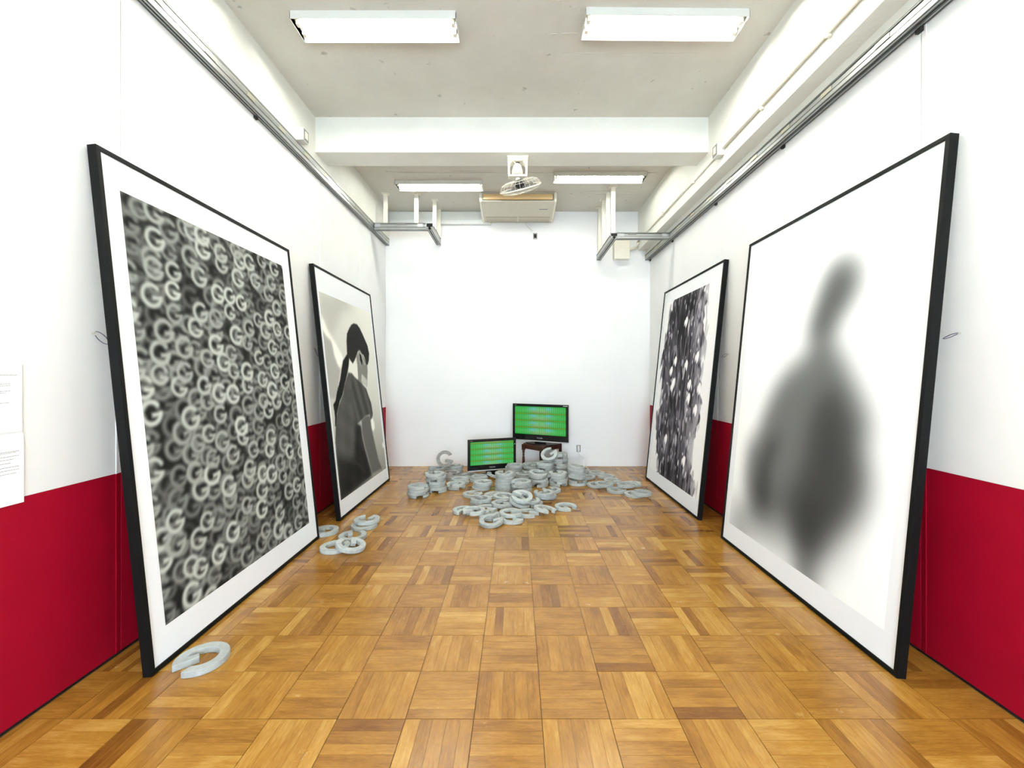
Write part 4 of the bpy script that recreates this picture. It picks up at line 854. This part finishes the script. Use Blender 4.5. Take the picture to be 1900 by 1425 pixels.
def tv(label, cx, cy, rz, zb, W_, H_, phase, zfloor, group=None):
    t = thing('television', label, 'television', (cx, cy, zfloor), rz, group)
    b = zb-zfloor; bz = .040; bot = .085*H_/.57+.01; D = .07
    f = MB(); f.box(-W_/2, W_/2, 0, .03, b, b+bot); f.box(-W_/2, W_/2, 0, .03, b+H_-bz, b+H_)
    f.box(-W_/2, -W_/2+bz, 0, .03, b+bot, b+H_-bz); f.box(W_/2-bz, W_/2, 0, .03, b+bot, b+H_-bz)
    f.build('bezel', M['black'], t, .0015)
    MB().box(-W_/2+.015, W_/2-.015, .03, .075, b+.02, b+H_-.02).box(-W_/2+.12, W_/2-.12, .075, .11, b+.08, b+H_-.1).build('rear_housing', M['rubber'], t, .004)
    MB().box(-W_/2+.004, W_/2-.004, -.008, .012, b-.012, b+.004).build('silver_strip', M['silver'], t, .002)
    sw, sh = W_-2*bz, H_-bz-bot
    grid_print('screen', M['screen'], t, sw, sh, tv_picture(phase), Matrix.Translation((-sw/2, .006, b+bot)))
    MB().box(-W_/2+bz-.004, W_/2-bz+.004, .008, .028, b+bot-.004, b+H_-bz+.004).build('panel', M['black'], t)
    # stand
    MB().box(-.09, .09, .015, .055, .012, b+.05).build('stand_neck', M['black'], t, .004)
    n = 28; poly = [(.24*math.cos(2*math.pi*k/n)*W_/.9, .03+.115*math.sin(2*math.pi*k/n)) for k in range(n)]
    MB().prism(poly, 0, .014, 'z').build('stand_base', M['black'], t, .002)
    c = bpy.data.curves.new('brand_text', 'FONT'); c.body = 'TOSHIBA'; c.size = .024; c.align_x = 'CENTER'; c.extrude = .0004
    tmp = bpy.data.objects.new('brand_text', c); COL.objects.link(tmp); bpy.context.view_layer.update()
    me = bpy.data.meshes.new_from_object(tmp.evaluated_get(bpy.context.evaluated_depsgraph_get())); bpy.data.objects.remove(tmp)
    me.materials.clear(); me.materials.append(M['silver']); me.transform(Matrix.Translation((0, -.001, b+bot*.38)) @ Matrix.Rotation(math.pi/2, 4, 'X'))
    link('lettering', me, t)
    MB().box(W_/2-.085, W_/2-.01, -.0015, .001, b+H_-.026, b+H_-.014).build('sticker', M['silver'], t) if zfloor > .1 else MB().lathe([(0, 0), (.006, 0), (.006, .012), (0, .012)], (W_/2-.02, -.004, b+H_*.78)).build('sticker', M['silver'], t)
    MB().box(-W_/2+.03, -W_/2+.075, -.0012, .001, b+H_-.024, b+H_-.019).build('model_mark', M['socket'], t)
    return t
# chair first (seat top .45), then the set on it
CH = (.405, 6.735)
t = thing('corner_chair', 'dark mahogany chair with turned legs carrying the higher television', 'chair', (CH[0], CH[1], 0), math.radians(-45))
hs = .205
def rsq(h, r, bow, n=6):
    P = []
    for (sx, sy, a0) in ((1, 1, 0), (-1, 1, 90), (-1, -1, 180), (1, -1, 270)):
        for k in range(n):
            a = math.radians(a0+90*k/(n-1)); P.append((sx*(h-r)+r*math.cos(a), sy*(h-r)+r*math.sin(a)))
        nx_, ny_ = {0: (0, 1), 90: (-1, 0), 180: (0, -1), 270: (1, 0)}[a0]
        # bowed rail in the middle of each side
        if bow: P.append((nx_*(h+bow), ny_*(h+bow)))
    return P
MB().prism(rsq(.225, .05, .012), .425, .445, 'z').build('seat_frame', M['chair'], t, .006)
MB().prism(rsq(.19, .05, .010), .444, .4495, 'z').build('seat_pad', M['seat'], t, .002)
for (x0, x1, y0, y1) in ((-.19, .19, -.215, -.195), (-.19, .19, .195, .215), (-.215, -.195, -.19, .19), (.195, .215, -.19, .19)):
    MB().box(x0, x1, y0, y1, .365, .426).build('apron', M['chair'], t, .004)
prof = [(0, 0), (.011, .0), (.014, .03), (.020, .08), (.022, .16), (.020, .22), (.013, .25), (.019, .262), (.019, .272), (.013, .284), (.020, .30), (.020, .365), (0, .365)]
for (x, y) in ((-hs, -hs), (hs, -hs)): MB().lathe(prof, (x, y, 0), seg=14).box(x-.021, x+.021, y-.021, y+.021, .34, .43).build('front_leg', M['chair'], t)
for (x, y) in ((-hs, hs), (hs, hs)): MB().box(x-.019, x+.019, y-.017, y+.017, 0, .92).build('rear_leg', M['chair'], t, .003)
MB().box(-hs, hs, hs-.012, hs+.012, .82, .93).box(-hs, hs, hs-.01, hs+.01, .60, .65).build('back_rest', M['chair'], t, .004)
tv('larger black television showing green striped bands, standing on the dark chair', .362, 6.60, -math.radians(25.5), .50, .93, .570, .0, .4502)
tv('smaller black television showing green striped bands, standing on the floor left of the chair', -.363, 6.46, math.radians(20), .090, .762, .467, .25, 0.0002)

# socket, cord and white box on the back wall
t = thing('wall_socket', 'grey metal socket plate with white plug low on the back wall', 'socket', (1.038, YB, .297))
MB().box(-.035, .035, -.006, 0, -.058, .058).build('plate', M['socket'], t, .001)
MB().box(-.016, .016, -.010, -.005, -.045, .045).build('outlet', M['cream'], t, .001)
MB().box(-.013, .013, -.04, -.010, -.028, .004).build('plug', M['cord'], t, .003)
cd = MB().tube([(1.038, YB-.03, .27), (1.04, YB-.035, .225), (1.065, YB-.03, .19), (1.11, YB-.025, .155), (1.135, YB-.022, .11), (1.14, YB-.022, .05), (1.144, YB-.03, .012), (1.150, YB-.06, .006), (1.152, YB-.20, .006)], .005, 8).build('power_cord', M['cord'])
tag(cd, 'white power cord hanging from the wall socket down to the floor', 'cord')
t = thing('white_carton', 'plain white carton standing against the back wall behind the rightmost stack', 'box', (.985, YB-.105, 0))
MB().box(-.145, .135, -.045, .045, 0, .155).build('carton_body', M['box'], t, .003)
MB().box(-.146, .136, -.046, .046, .150, .158).build('lid', M['box'], t, .001)

# ------------------------------------------------------------------ concrete letters
def letter_mesh(seed):
    R_, RI, TT = .125, .077, .034; rr = random.Random(seed); pts = []
    a0 = math.radians(40)
    for i in range(41):
        a = a0+(2*math.pi-a0)*i/40; q = R_+rr.uniform(-.0008, .0008); pts.append((q*math.cos(a), q*math.sin(a)))
    pts += [(.010, 0), (.008, -.042)]
    st = 2*math.pi-math.asin(.042/RI); a1 = math.radians(46)
    for i in range(29):
        a = st+(a1-st)*i/28; pts.append((RI*math.cos(a), RI*math.sin(a)))
    me = MB().prism(pts, 0, TT, 'z').build('concrete_letter', M['concrete'], bevel=.0035, mesh_only=True)
    return me
meshes = [letter_mesh(s) for s in range(4)]
brown = meshes[0].copy(); brown.materials.clear(); brown.materials.append(M['oldconcrete'])
for i, (lab, d) in enumerate(LETTERS):
    o = bpy.data.objects.new('concrete_letter', brown if ('upright' in lab[:8] or 'short stack behind' in lab) else meshes[i % 4]); COL.objects.link(o)
    o.rotation_mode = 'QUATERNION'; o.location = d[:3]; o.rotation_quaternion = d[3:]
    tag(o, lab, 'letter', 'grey concrete letter Gs heaped and scattered on the floor')
